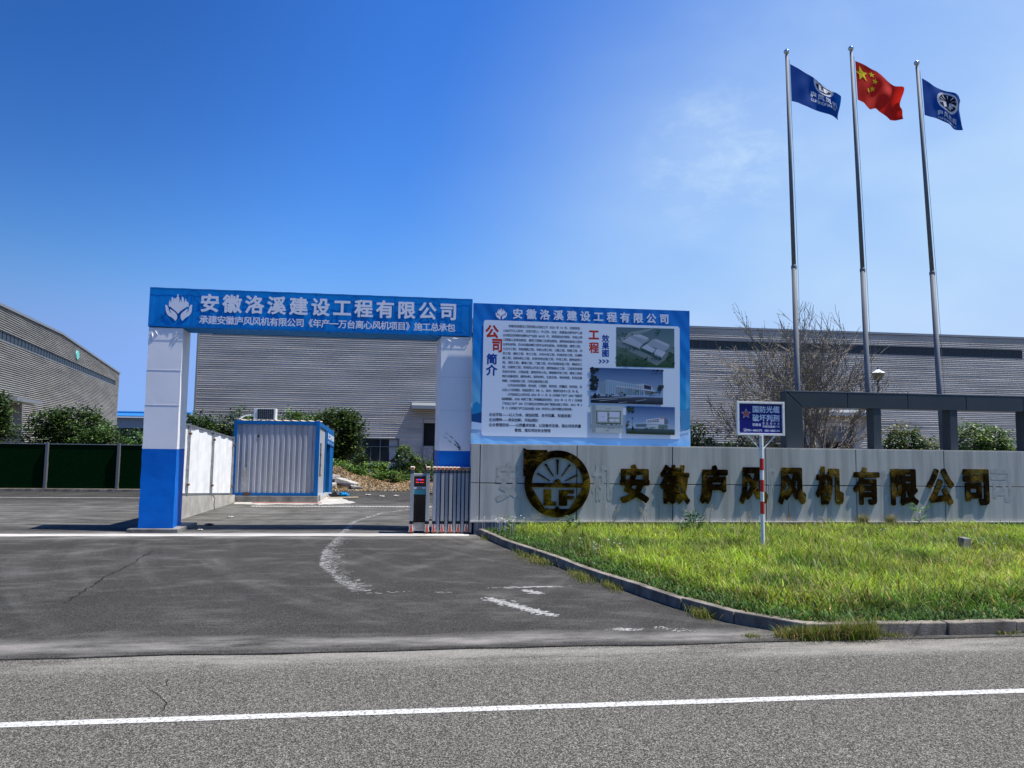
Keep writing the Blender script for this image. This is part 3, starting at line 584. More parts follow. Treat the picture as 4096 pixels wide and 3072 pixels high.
# weeds: broad-leaved
def weed(name, x, y, z, h, n, leaf, label, spread=.4, col=(.06, .14, .02), stem=True, group=None, lw=.28, cat='plant'):
    r = random.Random(int(x*97+y*31)); rt = empty(name, (x, y, z), label, cat, group)
    if stem:
        g = MB()
        for k in range(max(2, n//14)):
            a = r.uniform(0, 6.28); g.tube([(x, y, z), (x+math.cos(a)*spread*h*.35, y+math.sin(a)*spread*h*.35, z+h*.5), (x+math.cos(a)*spread*h*.55, y+math.sin(a)*spread*h*.55, z+h*r.uniform(.85, 1))], [.008, .006, .003], 4)
        g.build('stem', 'bark', rt)
    g = MB()
    for k in range(n):
        a = r.uniform(0, 6.28); t = r.uniform(.08, 1); rad = spread*h*.5*(t if stem else .15)*r.uniform(.2, 1)
        b = Vector((x+math.cos(a)*rad, y+math.sin(a)*rad, z+h*t*(.95 if stem else .1))); a2 = a+r.uniform(-.5, .5); el = r.uniform(.1, .9)
        d = Vector((math.cos(a2)*math.cos(el), math.sin(a2)*math.cos(el), math.sin(el)))*leaf*r.uniform(.6, 1.2); s = Vector((-math.sin(a2), math.cos(a2), 0))*leaf*lw*.5
        dr2 = Vector((0, 0, -leaf*.25)); v = r.uniform(.6, 1.35); g.cur = (col[0]*v, col[1]*v, col[2]*v)
        g.add([b, b+d*.5+s, b+d+dr2, b+d*.5-s], [(0, 1, 2, 3)])
    g.build('foliage', 'leaf', rt)
    return rt
weed('weed', 3.35, 16.2, .13, .38, 60, .16, 'dark leafy weed in the lawn just right of the round emblem', .8, (.03, .09, .015))
weed('weed', 6.1, 15.9, .13, .52, 90, .17, 'tall dark green bushy weed in the lawn below the third wall joint', .9, (.03, .10, .015))
weed('weed', 9.1, 13.3, .13, .22, 26, .26, 'broad bladed dark green rosette in the middle of the lawn', 1.6, (.04, .13, .02), stem=False)
weed('weed', 1.95, 16.6, .13, .34, 36, .13, 'bright green leafy weed at the left end of the lawn', .9, (.10, .2, .03))
weed('weed', 5.6, 15.3, .13, .35, 60, .14, 'low dark weed with narrow leaves in the left half of the lawn', 1.2, (.03, .08, .015), lw=.18)
weed('weed', 12.3, 16.75, .3, .5, 30, .18, 'bright green plant with pointed leaves standing against the sign wall', .8, (.12, .25, .03))
for (x, hh, nm) in [(12.75, .35, 'left of two dry grass tufts leaning on the wall below the character for have'), (13.6, .34, 'right dry grass tuft arching before the wall near its right end')]:
    n = 130; o = blades('grass_tuft', nrs.normal(x*.895-.45, .07, n), np.full(n, 17.0)+nrs.normal(0, .01, n), np.full(n, .3), nrs.uniform(.12, hh, n), np.full(n, .004), np.array([.30, .28, .10])*nrs.uniform(.4, 1.2, (n, 1)), 1.0, nm, 'plant', kind=None)
    o['category'] = 'plant'
for i, (x, hh) in enumerate([(4.45, .5), (5.3, .42), (6.3, .45), (6.85, .5), (7.9, .32), (2.6, .25), (1.75, .25), (9.9, .2)]):
    g = MB(); r = random.Random(i)
    for k in range(5):
        dx = r.uniform(-.15, .15); g.tube([(x+dx*.3, 16.9, .28), (x+dx, 16.88, .28+hh*.6), (x+dx*1.6, 16.86, .28+hh*r.uniform(.7, 1))], [.005, .004, .002], 3)
        for j in range(6): 
            q = r.uniform(.5, 1); g.sphere((x+dx*1.6*q+r.uniform(-.03, .03), 16.87, .28+hh*q*.95), .008, 4, 3)
    g.build('dry_stalk', 'stick', label=['dry branching stalk before the wall below the character for peace', 'thin dry stalks against the wall right of the second joint', 'dry stalks before the wall below the character for emblem', 'dry stalk cluster before the wall left of the canopy character', 'short dry stalks at the wall near the signpost', 'short dry weeds at the foot of the round emblem', 'flowering dry weeds at the left end of the wall', 'small dry weed at the wall below the second wind character'][i], cat='plant', group='dry stalks along the sign wall')
g = MB(); g.hexa([(10.64, 13.2, .1), (10.82, 13.22, .1), (10.81, 13.38, .1), (10.63, 13.36, .1), (10.645, 13.2, .42), (10.825, 13.22, .41), (10.815, 13.38, .425), (10.635, 13.36, .43)])
g.build('marker_post', 'dkconcrete', label='short weathered concrete marker post standing in the lawn on the right', cat='marker post', bevel=.012)

fl = MB(); r = random.Random(17)
for (cx, cy, sx_, sy2, n, h) in [(1.75, 16.3, .25, .35, 26, .34), (3.2, 12.9, .35, .4, 10, .25), (12.2, 13.0, .8, 1.2, 26, .32), (9.6, 15.6, 2, .6, 10, .3)]:
    for k in range(n):
        x, y, z = r.gauss(cx, sx_), r.gauss(cy, sy2), .13+h*r.uniform(.7, 1.1)
        if not (y < 16.9): continue
        for j in range(4): 
            a = r.uniform(0, 6.28); q = r.uniform(0, .022); fl.sphere((x+q*math.cos(a), y+q*math.sin(a), z+r.uniform(-.004, .004)), (.011, .011, .005), 5, 3)
        fl.tube([(x, y, .12), (x, y, z)], .003, 3)
fl.cur = (.6, .6, .5); fl.build('white_wildflowers', 'signwhite', kind='stuff', label='small white umbel flowers scattered through the lawn grass', cat='flowers')
# ------------------------------------------------------------------ sign wall with gold characters
wall = empty('sign_wall', (8.5, 17.6, 0), 'long grey panelled company wall with gold characters behind the lawn', 'wall')
g = MB(); g.box(1.13, 17.9, 17.125, 18.35, .31, 2.105); g.build('wall_core', 'joint', wall)
JX = [1.24, 3.61, 6.02, 8.45, 10.87, 13.31, 15.73, 18.0]; gp = .011
for zi, (z0, z1) in enumerate(((.325, 1.215), (1.215, 2.135))):
    g = MB(); g.box(1.06, 1.24-gp, 17.1, 17.13, z0+(gp if zi else 0), z1-(0 if zi else gp)); g.build('panel', 'panel', wall, bevel=.004)
    g = MB(); g.box(1.03, 1.06, 17.1, 18.35, z0+(gp if zi else 0), z1-(0 if zi else gp)); g.build('side_panel', 'panel', wall, bevel=.004)
    for a, b in zip(JX[:-1], JX[1:]):
        g = MB(); yo = rnd.uniform(-.002, .002); g.box(a+gp, b-gp, 17.1+yo, 17.13+yo, z0+(gp if zi else 0), z1-(0 if zi else gp)); g.build('panel', 'panel', wall, bevel=.005)
g = MB(); g.box(1.03, 18.0, 17.1, 18.36, 2.137, 2.15); g.build('coping', 'panel', wall)
for i in range(15):
    a = 1.12+i*1.14; g = MB(); g.box(a+.004, a+1.136, 17.06, 18.3, -.02, .29); g.build('plinth_stone', 'stone', wall, bevel=.004)
g = MB(); g.box(1.03, 18.0, 17.03, 17.12, .292, .322); g.build('ledge', 'ledge', wall)
# characters: (ch, x0, x1, z0, z1)
YW = 17.098
CH = [('安', 4.68, 5.42, .76, 1.70), ('徽', 5.69, 6.45, .74, 1.70), ('庐', 6.71, 7.43, .75, 1.70), ('风', 7.74, 8.46, .75, 1.66), ('风', 8.76, 9.48, .74, 1.66), ('机', 9.76, 10.49, .74, 1.70), ('有', 10.77, 11.48, .74, 1.69), ('限', 11.80, 12.54, .73, 1.66), ('公', 12.80, 13.54, .74, 1.68), ('司', 13.81, 14.54, .74, 1.67)]
ctext = {'徽': .030, '限': .036, '有': .034, '机': .04}
for ch, x0, x1, z0, z1 in CH:
    lp = grow(ch, ctext.get(ch, .043), 120); A = np.concatenate([np.array(l) for l in lp]); lo, hi = A.min(0), A.max(0)
    lp = [[(x0+(px_-lo[0])/(hi[0]-lo[0])*(x1-x0), z0+(pz_-lo[1])/(hi[1]-lo[1])*(z1-z0)) for px_, pz_ in l] for l in lp]
    v, f = curve_fill(lp, extrude=.016, bevel=.003); g = MB(); rx = rnd.uniform(-.012, .012)
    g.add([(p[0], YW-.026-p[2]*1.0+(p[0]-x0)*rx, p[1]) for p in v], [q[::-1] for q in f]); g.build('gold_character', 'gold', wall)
# marks left by removed characters
for ch, x0, x1, z0, z1 in [('司', 14.62, 15.2, .82, 1.68), ('安', 1.62, 2.3, .78, 1.74), ('机', 3.98, 4.5, .8, 1.72), ('风', 8.5, 8.72, .9, 1.64), ('限', 11.55, 11.78, .95, 1.6)]:
    v, f = glyph(ch, .028); lo, hi = v.min(0), v.max(0); g = MB()
    g.add([(x0+(a-lo[0])/(hi[0]-lo[0])*(x1-x0), 17.096, z0+(b-lo[1])/(hi[1]-lo[1])*(z1-z0)) for a, b in v], f); g.build('faded_character_mark', 'ghost', wall)
g = MB(); g.prism_y([(8.99, .33), (9.07, .33), (9.04, .62), (9.045, .8), (9.025, .8), (9.02, .6)], 17.095, 17.0975); M['ruststain'] = mat('rust_stain', (.42, .22, .06), .6, col2=(.32, .24, .14), nscale=12); g.build('rust_stain', 'ruststain', wall)
# emblem
EH = hom([(120, 800), (1430, 805), (775, 120), (775, 1475)], [(2.34, 1.15), (3.91, 1.15), (3.13, 2.00), (3.13, .45)])
E0, ES = (3.125, 1.215), .79/655.
def em(x, y): return (E0[0]+(x-775)*ES*1.0, E0[1]-(y-800)*ES)
def arc(cx, cy, r, a0, a1, n): return [(cx+r*math.cos(R(a0+(a1-a0)*i/n)), cy-r*math.sin(R(a0+(a1-a0)*i/n))) for i in range(n+1)]
emb = empty('emblem', (E0[0], YW, E0[1])); emb.parent = wall; emb.location = Vector((E0[0], YW, E0[1]))-Vector(ORG[wall])
def eplate(name, loops, dep, mt='gold'):
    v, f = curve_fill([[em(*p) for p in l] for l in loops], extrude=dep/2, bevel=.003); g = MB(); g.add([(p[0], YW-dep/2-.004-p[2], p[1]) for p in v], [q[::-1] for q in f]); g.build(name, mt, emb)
eplate('rim', [arc(775, 800, 665, 180, -180, 90)[:-1], [(245, 865), (515, 1290), (720, 1300), (775, 1245), (825, 1300), (1030, 1300), (1300, 870)], arc(775, 790, 518, 0, 180, 40)], .045)
eplate('corner_plate', [[(85, 90), (150, 130), (560, 130)]+arc(775, 800, 600, 110, 168, 12)+[(115, 655), (85, 655)]], .036)
eplate('inner_ring', [arc(775, 790, 565, 0, 180, 50)+arc(775, 790, 520, 180, 0, 50)], .056)
eplate('crossbar', [[(235, 795), (1300, 795), (1300, 858), (235, 858)]], .052)
for k, q in enumerate([[(355, 600), (385, 590), (620, 738), (612, 748)], [(510, 415), (545, 405), (698, 650), (690, 660)], [(750, 322), (797, 322), (782, 618), (772, 618)], [(1015, 410), (1042, 425), (862, 655), (855, 650)], [(1165, 612), (1190, 630), (935, 750), (930, 740)]]):
    eplate('fan_blade', [q], .04)
eplate('hub', [arc(770, 775, 66, 0, 360, 24)[:-1]], .07)
eplate('letter', [[(500, 915), (650, 915), (650, 1150), (752, 1158), (752, 1232), (500, 1232)]], .036)
eplate('letter', [[(810, 925), (1115, 925), (1115, 990), (975, 990), (975, 1045), (1112, 1045), (1112, 1108), (975, 1108), (975, 1235), (810, 1235)]], .036)

# ------------------------------------------------------------------ dark grey frame behind the wall
fr = empty('portal_frame', (13, 17.9, 2.1), 'dark grey panelled portal frame standing behind the sign wall', 'frame')
YF, FD = 17.7, .30
g = MB(); g.prism_y([(9.34, 2.12), (9.34, 3.63), (9.785, 3.225), (9.80, 2.12)], YF, YF+FD); g.build('post_panel', 'darkpanel', fr, bevel=.005)
g = MB(); g.box(9.325, 9.34, YF-.005, YF+FD+.01, 2.12, 3.64); g.build('edge_trim', 'darkpanel', fr)
BX = [9.36, 11.06, 12.79, 14.50, 16.2, 17.9]
for i, (a, b) in enumerate(zip(BX[:-1], BX[1:])):
    g = MB(); q = [(a+(.008 if i else 0), 3.645 if i == 0 else 3.64), (b-.008, 3.64), (b-.008, 3.235), (a+(.008 if i else .445), 3.235)]
    g.prism_y(q[::-1], YF+(.002 if i else 0), YF+FD); g.build('beam_panel', 'darkpanel', fr, bevel=.005)
g = MB(); g.box(9.34, 17.9, YF-.004, YF+FD+.02, 3.646, 3.66); g.build('beam_cap', 'trimgrey', fr)
for a, b in ((11.80, 12.02), (14.02, 14.24), (16.24, 16.46)):
    g = MB(); g.box(a, b, YF+.02, YF+FD+.03, 2.12, 3.233); g.build('post', 'darkpanel', fr, bevel=.005)

# ------------------------------------------------------------------ flagpoles and flags
PB = [((10.96, 20.0), (10.76, 14.44), 'left'), ((13.24, 20.0), (12.90, 14.72), 'middle'), ((15.62, 20.0), (15.12, 14.42), 'right')]
LBL = {'left': 'left steel flagpole flying a blue company flag', 'middle': 'middle and tallest steel flagpole flying the red flag', 'right': 'right steel flagpole leaning slightly, flying a blue emblem flag'}
for (bx, by), (tx, tz), nm in PB:
    rt_ = empty('flagpole', (bx, by, 0), LBL[nm], 'flagpole', 'flagpoles behind the sign wall')
    def P(z): 
        q = (z-2.2)/(tz-2.2); return (bx+(tx-bx)*q if q > 0 else bx, by, z)
    zj = 7.65
    g = MB(); g.tube([P(0), P(zj)], [.085, .072], 16); g.build('lower_pole', 'pole', rt_, smooth=True)
    g = MB(); g.tube([P(zj-.09), P(zj-.02), P(zj+.03)], [.082, .082, .064], 16); g.build('joint_collar', 'pole', rt_, smooth=False)
    g = MB(); g.tube([P(zj), P(tz-.15)], [.062, .046], 16); g.build('upper_pole', 'pole', rt_, smooth=True)
    g = MB(); g.sphere((tx, by, tz-.04), .085, 16, 12); g.build('ball_finial', 'chrome', rt_, smooth=True)
    g = MB(); x_, y_, z_ = P(1); g.tube([(P(tz-.3)[0]+.07, by-.02, tz-.3), (P(8)[0]+.12, by-.02, 8), (P(2.3)[0]+.10, by-.02, 2.3)], .006, 4); g.build('halyard', 'dkconcrete', rt_)
def pl(pts):  # polyline by arc length
    A = np.array(pts, float); L = np.r_[0, np.cumsum(np.hypot(*(A[1:]-A[:-1]).T))]; L /= L[-1]
    return lambda t: (np.interp(t, L, A[:, 0]), np.interp(t, L, A[:, 1]))
def smoothpl(pts, n=5):
    f = pl(pts); T = np.linspace(0, 1, 80); X, Z = f(T)
    for _ in range(n):
        X[1:-1] = (X[:-2]+2*X[1:-1]+X[2:])/4; Z[1:-1] = (Z[:-2]+2*Z[1:-1]+Z[2:])/4
    return lambda t: (np.interp(t, T, X), np.interp(t, T, Z))
def make_flag(top, bot, amp, ph, material, label, deco, nu=44, nv=26, foldp=1.0):
    ft, fb = smoothpl(top), smoothpl(bot)
    def S(u, v, off=0):
        xt, zt = ft(u); xb, zb = fb(u); x = xt+(xb-xt)*v; z = zt+(zb-zt)*v
        q = u*(.25+.75*u)
        y = 20-.05-amp*q*math.sin(7.2*u*foldp+3.0*v+ph)-.45*amp*q*math.sin(13*u-4.2*v+ph*2)-.1*amp*math.sin(16*u+9*v)*min(1, u*4)+amp*.35*(v-.5)*u
        return (x, y+off, z)
    rt_ = empty('flag', (top[0][0], 20, bot[0][1]), label, 'flag', 'flags on the flagpoles')
    g = MB(); V = [S(i/nu, j/nv) for i in range(nu+1) for j in range(nv+1)]
    g.add(V, [(i*(nv+1)+j, i*(nv+1)+j+1, (i+1)*(nv+1)+j+1, (i+1)*(nv+1)+j) for i in range(nu) for j in range(nv)])
    g.build('cloth', material, rt_, smooth=True)
    deco(S, rt_)
def fmap(S, off): return lambda u, v: S(u, v, off)
def lf_disc(S, rt_, cu, cv, ru, rv, vmin=-1):
    def P(x, y, o):   # design coords, emblem radius 1
        return S(min(max(cu+x*ru, 0), 1), min(max(cv-y*rv, 0.001), 1), o)
    def disc(r, col, o, a0=0, a1=360, n=36, fan=False):
        g.cur = col
        for k in range(8):
            for i in range(n):
                t0, t1 = R(a0+(a1-a0)*i/n), R(a0+(a1-a0)*(i+1)/n); ra, rb = r*k/8, r*(k+1)/8
                q = [(ra*math.cos(t0), ra*math.sin(t0)), (rb*math.cos(t0), rb*math.sin(t0)), (rb*math.cos(t1), rb*math.sin(t1)), (ra*math.cos(t1), ra*math.sin(t1))]
                if max(cv-p[1]*rv for p in q) < .0: continue
                g.add([P(x, y, o) for x, y in q], [(0, 1, 2, 3)])
    g = MB(); disc(1.0, (.72, .72, .74), -.004)
    g.build('emblem_disc', 'flagprint', rt_)
    g = MB(); disc(.8, (.012, .012, .04), -.007, 0, 180); disc(.8, (.012, .012, .04), -.007, 195, 345); g.build('emblem_field', 'flagprint', rt_)
    g = MB(); g.cur = (.72, .72, .74)
    for a in (25, 55, 90, 125, 155):
        c, s = math.cos(R(a)), math.sin(R(a)); q = [(.25*c, .25*s), (.72*c+.05*s, .72*s-.05*c), (.72*c-.05*s, .72*s+.05*c)]
        g.add([P(x, y, -.010) for x, y in q], [(0, 1, 2)])
    for q in ([(-.45, -.1), (-.2, -.1), (-.2, -.5), (-.02, -.5), (-.02, -.65), (-.45, -.65)], [(.05, -.1), (.5, -.1), (.5, -.25), (.28, -.25), (.28, -.32), (.46, -.32), (.46, -.45), (.28, -.45), (.28, -.65), (.05, -.65)], [(-.85, -.02), (-.85, .05), (.85, .05), (.85, -.02)]):
        v, f = curve_fill([q]); g.add([P(p[0], p[1], -.011) for p in v], f)
    g.build('emblem_lines', 'flagprint', rt_)
def words(S, rt_, s, u0, u1, v0, size, asp, t):
    g = MB(); g.cur = (.70, .70, .73); put_text(g, s, u0, u1, size, -v0, 0, t, map2=lambda a, b: S(min(a, 1), min(max(-b, 0), 1), -.009), sy=asp); g.build('printed_words', 'flagprint', rt_)
def deco1(S, rt_):
    lf_disc(S, rt_, .66, .04, .2, .34); words(S, rt_, '庐风风机', .40, .93, .52, .115, 1.7, .03); words(S, rt_, 'LUFENGFENGJI', .40, .92, .70, .075, 1.7, .03)
def deco3(S, rt_):
    lf_disc(S, rt_, .62, .36, .26, .30); words(S, rt_, '庐风风机', .34, .88, .78, .115, 1.3, .03); words(S, rt_, 'LUFENGFENGJI', .34, .90, .93, .07, 1.2, .03)
def deco2(S, rt_):
    def star(cu, cv, r, rot):
        g = MB(); g.cur = (.85, .68, .02); P = []
        for i in range(10):
            a = R(90+36*i)+rot; q = r if i % 2 == 0 else r*.4; P.append((cu+math.cos(a)*q*.72, cv-math.sin(a)*q))
        g.add([S(cu, cv, -.008)]+[S(max(a, .0), b, -.008) for a, b in P], [(0, i+1, (i+1) % 10+1) for i in range(10)]); g.build('star', 'flagprint', rt_)
    star(.10, .27, .19, .3); star(.29, .14, .075, .2); star(.355, .28, .075, .0); star(.33, .47, .075, .3); star(.25, .56, .06, .1)
make_flag([(10.84, 13.99), (11.53, 13.65), (12.28, 13.12), (12.40, 12.98)], [(10.87, 12.80), (11.1, 12.77), (11.51, 12.60), (11.98, 12.46), (12.47, 12.37)], .10, .6, 'flagblue', 'blue flag with a white round emblem cut by its upper edge, on the left pole', deco1)
make_flag([(13.0, 14.26), (13.72, 13.99), (14.1, 13.63), (14.25, 13.47), (14.51, 13.44), (14.56, 13.1)], [(13.05, 13.0), (13.28, 12.93), (13.42, 12.68), (13.65, 12.77), (14.19, 12.47), (14.54, 12.47)], .20, 1.4, 'flagred', 'red flag with yellow stars, streaming from the middle pole', deco2, foldp=1.25)
make_flag([(15.24, 13.87), (15.73, 13.61), (16.25, 13.41), (16.56, 13.24)], [(15.29, 12.66), (15.6, 12.6), (16.02, 12.46), (16.60, 12.26)], .11, 2.2, 'flagblue', 'blue flag whose whole round emblem shows, on the right pole', deco3)

# ------------------------------------------------------------------ gate arch with banner
arch = empty('gate_arch', (-2.8, 18.0, 0), 'entrance arch with a long blue banner across two white and blue pillars', 'gate arch')
YG, YR, SK = 17.6, 18.46, -.10
def pillar(x0, x1, zb, zs, zt):
    gr = []
    for nm, a, b, mt in (('pillar_lower', zb, zs, 'cloth_blue'), ('pillar_upper', zs+.002, zt, 'cloth_white')):
        g = MB(); nz_ = 10; ny_ = 4; V = []
        for k in range(nz_+1):
            z = a+(b-a)*k/nz_; bw = .006*math.sin(k*1.9+x0)
            V += [(x0+bw, YG, z), (x1+bw*.6, YG, z), (x1+SK, YR, z), (x0+SK, YR, z)]
        F = [(4*k+j, 4*k+(j+1) % 4, 4*(k+1)+(j+1) % 4, 4*(k+1)+j) for k in range(nz_) for j in range(4)]+[(3, 2, 1, 0), tuple(4*nz_+j for j in range(4))]
        g.add(V, F); g.build(nm, mt, arch)
    for z in (2.95, 3.78):
        g = MB(); g.box(x0+.01, x1-.005, YG-.004, YG, z, z+.018); g.build('seam', 'cloth_seam', arch)
pillar(-6.66, -5.885, .085, 1.925, 4.80); pillar(.262, 1.025, .02, 1.965, 4.80)
g = MB()
for (x, z, l, a) in [(-6.6, 4.72, .25, -75), (-6.52, 4.74, .14, -60), (-5.95, 4.74, .2, 215), (-5.96, 4.70, .28, 222), (-5.93, 4.66, .3, 232), (.35, 4.76, .2, -30), (.5, 4.77, .25, -8), (.8, 4.77, .2, 6), (.98, 4.74, .16, 240)]:
    dx, dz = math.cos(R(a))*l, math.sin(R(a))*l; nx_, nz_ = -dz*.07, dx*.07
    g.add([(x, YG-.001, z), (x+dx*.5+nx_, YG-.001, z+dz*.5+nz_), (x+dx, YG-.001, z+dz), (x+dx*.5-nx_, YG-.001, z+dz*.5-nz_), (x+dx*.45, YG-.03, z+dz*.45)], [(0, 4, 1), (1, 4, 2), (2, 4, 3), (3, 4, 0)])
g.build('cloth_crease', 'cloth_white', arch)
g = MB(); g.box(-6.84, -5.72, 17.43, 18.85, -.02, .083); g.build('footing', 'dkconcrete', arch, bevel=.008)
# scratch on the right pillar
g = MB(); r = random.Random(5)
for (x0, z0, x1, z1, wd) in [(.40, 2.42, .50, 2.36, .004), (.50, 2.35, .62, 2.26, .008), (.62, 2.25, .80, 2.04, .011), (.36, 2.33, .48, 2.25, .004), (.47, 2.24, .58, 2.16, .008), (.62, 2.15, .70, 2.08, .010), (.68, 2.09, .80, 2.03, .018), (.72, 2.04, .81, 1.975, .013)]:
    g.add([(x0, YG-.006, z0), ((x0+x1)/2+wd, YG-.006, (z0+z1)/2+wd*.8), (x1, YG-.006, z1), ((x0+x1)/2-wd, YG-.006, (z0+z1)/2-wd*.8)], [(0, 1, 2, 3)])
g.build('scratch', 'joint', arch, kind='stuff')
# banner box
BZ0, BZ1 = 4.82, 5.765; bt = empty('banner', (-2.8, 18.0, BZ0)); bt.parent = arch; bt.location = (0, 0, BZ0)
YBN = YG-.02
g = MB(); nx = 60; V = []
for i in range(nx+1):
    x = -6.68+(1.02+6.68)*i/nx; y = YBN+.006*math.sin(i*1.7)+.005*math.sin(i*.6); sag = .008*math.sin(i*.9)
    V += [(x, y, BZ0+sag), (x, YBN, BZ1+.004*math.sin(i*1.3)), (x+SK, YR, BZ1), (x+SK, YR, BZ0)]
F = [(4*i, 4*(i+1), 4*(i+1)+1, 4*i+1) for i in range(nx)]+[(4*i+1, 4*(i+1)+1, 4*(i+1)+2, 4*i+2) for i in range(nx)]+[(4*i+2, 4*(i+1)+2, 4*(i+1)+3, 4*i+3) for i in range(nx)]+[(4*i+3, 4*(i+1)+3, 4*(i+1), 4*i) for i in range(nx)]+[(0, 1, 2, 3), (4*nx+3, 4*nx+2, 4*nx+1, 4*nx)]
g.add(V, F); g.build('banner_cloth', 'bannerblue', bt)
BN = hom([(70, 77), (2145, 163), (2140, 402), (52, 325)], [(-6.68, BZ1), (1.02, BZ1), (1.02, BZ0), (-6.68, BZ0)])
def strip(g, a, b, wd, y):
    d = Vector((b[0]-a[0], b[1]-a[1])).normalized(); nn = Vector((-d.y, d.x))*wd/2
    g.add([(a[0]+nn.x, y, a[1]+nn.y), (a[0]-nn.x, y, a[1]-nn.y), (b[0]-nn.x, y, b[1]-nn.y), (b[0]+nn.x, y, b[1]+nn.y)], [(0, 1, 2, 3)])
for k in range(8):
    x = -5.68+k*.955; g = MB(); strip(g, (x, BZ0+.02), (x, BZ1-.02), .022, YBN-.013); g.build('bar_shade_strip', 'bannershade_hem', bt)  # shadow of the hidden frame showing through, painted as darker strips
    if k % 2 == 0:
        xa, xb = x-.9, x+.9; g = MB(); strip(g, (xa, BZ0+.05), (x-.03, BZ1-.03), .024, YBN-.0145); g.build('brace_shade_strip', 'bannershade_hem', bt)
        if xb < .95: g = MB(); strip(g, (x+.03, BZ1-.03), (xb, BZ0+.05), .024, YBN-.0155); g.build('brace_shade_strip', 'bannershade_hem', bt)
for z0, z1 in ((BZ0+.004, BZ0+.05), (BZ1-.035, BZ1-.004)):
    g = MB(); g.box(-6.67, 1.01, YBN-.0165, YBN-.0163, z0, z1); g.build('banner_hem', 'bannershade_hem', bt)
WHT = (.68, .70, .78)
def logo(mp_, y, name, parent, mt='print', col=WHT):
    """two hands holding a city, outline coordinates from a 580 wide design"""
    H1 = [(790, 545), (805, 540), (825, 545), (850, 580), (862, 620), (868, 665), (905, 710), (925, 712), (890, 665), (888, 645), (905, 635), (950, 665), (1000, 700), (1035, 740), (1050, 785), (1045, 830), (1030, 868), (1005, 892), (985, 865), (940, 825), (870, 785), (830, 745), (805, 690), (797, 620)]
    H2 = [(2170-x, y_) for x, y_ in H1]
    CT = [(868, 578), (870, 490), (880, 470), (888, 425), (900, 465), (925, 492), (928, 400), (945, 372), (968, 380), (968, 480), (978, 405), (1010, 398), (1025, 410), (1028, 460), (1035, 380), (1055, 372), (1060, 320), (1070, 300), (1082, 320), (1088, 375), (1100, 385), (1100, 500), (1115, 455), (1125, 418), (1135, 455), (1145, 505), (1155, 380), (1165, 355), (1185, 385), (1200, 410), (1202, 505), (1215, 465), (1225, 455), (1228, 415), (1248, 418), (1250, 465), (1285, 480), (1302, 505), (1302, 585), (1250, 590), (1200, 625), (1110, 690), (1068, 735), (1020, 680), (945, 620), (910, 585)]
    for nm, L_ in (('left_hand', H1), ('right_hand', H2), ('city', CT)):
        v, f = curve_fill([[mp_(*p) for p in L_]]); g = MB(); g.cur = col; g.add([(p[0], y, p[1]) for p in v], f); g.build(name, mt, parent)
def lmap_banner(x, y):
    return BN((x/5.53+520-560)*2212/1370, (y/5.53+1120-1100)*646/400)
logo(lmap_banner, YBN-.020, 'logo_print', bt)
ba = BN(388, 180); bb_ = BN(2040, 245)
g = MB(); g.cur = WHT; put_text(g, '安徽洛溪建设工程有限公司', ba[0], bb_[0], .43, (BN(440, 183)[1]+BN(1990, 243)[1])/2, YBN-.0205, .030); g.build('banner_title', 'print', bt)
ba = BN(380, 290); bb_ = BN(2030, 345)
g = MB(); g.cur = WHT; put_text(g, '承建安徽庐风风机有限公司《年产一万台离心风机项目》施工总承包', ba[0], bb_[0], .205, (BN(440, 290)[1]+BN(1990, 343)[1])/2, YBN-.0205, .018); g.build('banner_subtitle', 'print', bt, kind='stuff')

# ------------------------------------------------------------------ billboard
bb = empty('billboard', (3.8, 17.45, 2.14), 'large blue and white company information board standing on the wall', 'billboard')
YB = 17.38; X0, X1, Z0, Z1 = 1.03, 6.59, 2.155, 5.63
g = MB(); g.box(X0, X1, YB+.012, YB+.09, Z0, Z1); g.build('board_back', 'galv', bb)
BB = hom([(68, 75), (2110, 150), (2120, 1435), (50, 1408)], [(X0, Z1), (X1, Z1), (X1, Z0), (X0, Z0)])
def lerp(a, b, t): return tuple(a[i]+(b[i]-a[i])*t for i in range(3))
stops = [(0, (.002, .14, .50)), (.2, (.002, .19, .58)), (.5, (.003, .21, .56)), (.72, (.02, .30, .60)), (.82, (.26, .50, .76)), (.9, (.42, .60, .84)), (.96, (.22, .46, .78)), (1, (.10, .34, .70))]
def grad(t):
    for (a, ca), (b, cb) in zip(stops[:-1], stops[1:]):
        if t <= b: return lerp(ca, cb, (t-a)/(b-a))
    return stops[-1][1]
g = MB(); NX, NZ = 50, 64; V = []
for i in range(NX+1):
    for j in range(NZ+1):
        x = X0+(X1-X0)*i/NX; z = Z1+(Z0-Z1)*j/NZ; V.append((x, YB+.0035*math.sin(x*5+z*2)*math.sin(z*3.3)+.002*math.sin(x*17+z*11), z))
g.v = V; g.n = len(V)
for i in range(NX):
    for j in range(NZ):
        u, t = i/NX, j/NZ; c = grad(t)
        if t < .5 and u > .05: c = lerp(c, (.002, .10, .42), .25)
        if u < .04 or u > .96: c = lerp(c, (.25, .50, .66), max(0, min(1, (t-.35)*2.2))*(.6 if t < .72 else .2))
        g.f.append((i*(NZ+1)+j, i*(NZ+1)+j+1, (i+1)*(NZ+1)+j+1, (i+1)*(NZ+1)+j)); g.c.append(c); g.mi.append(0)
g.build('printed_sheet', 'print', bb)
LY = [YB-.009]
def layer(step=.0003): LY[0] -= step; return LY[0]
def bpoly(g, pts, col, y):
    g.cur = col; v, f = curve_fill([[BB(*p) for p in pts]]); g.add([(p[0], y, p[1]) for p in v], f)
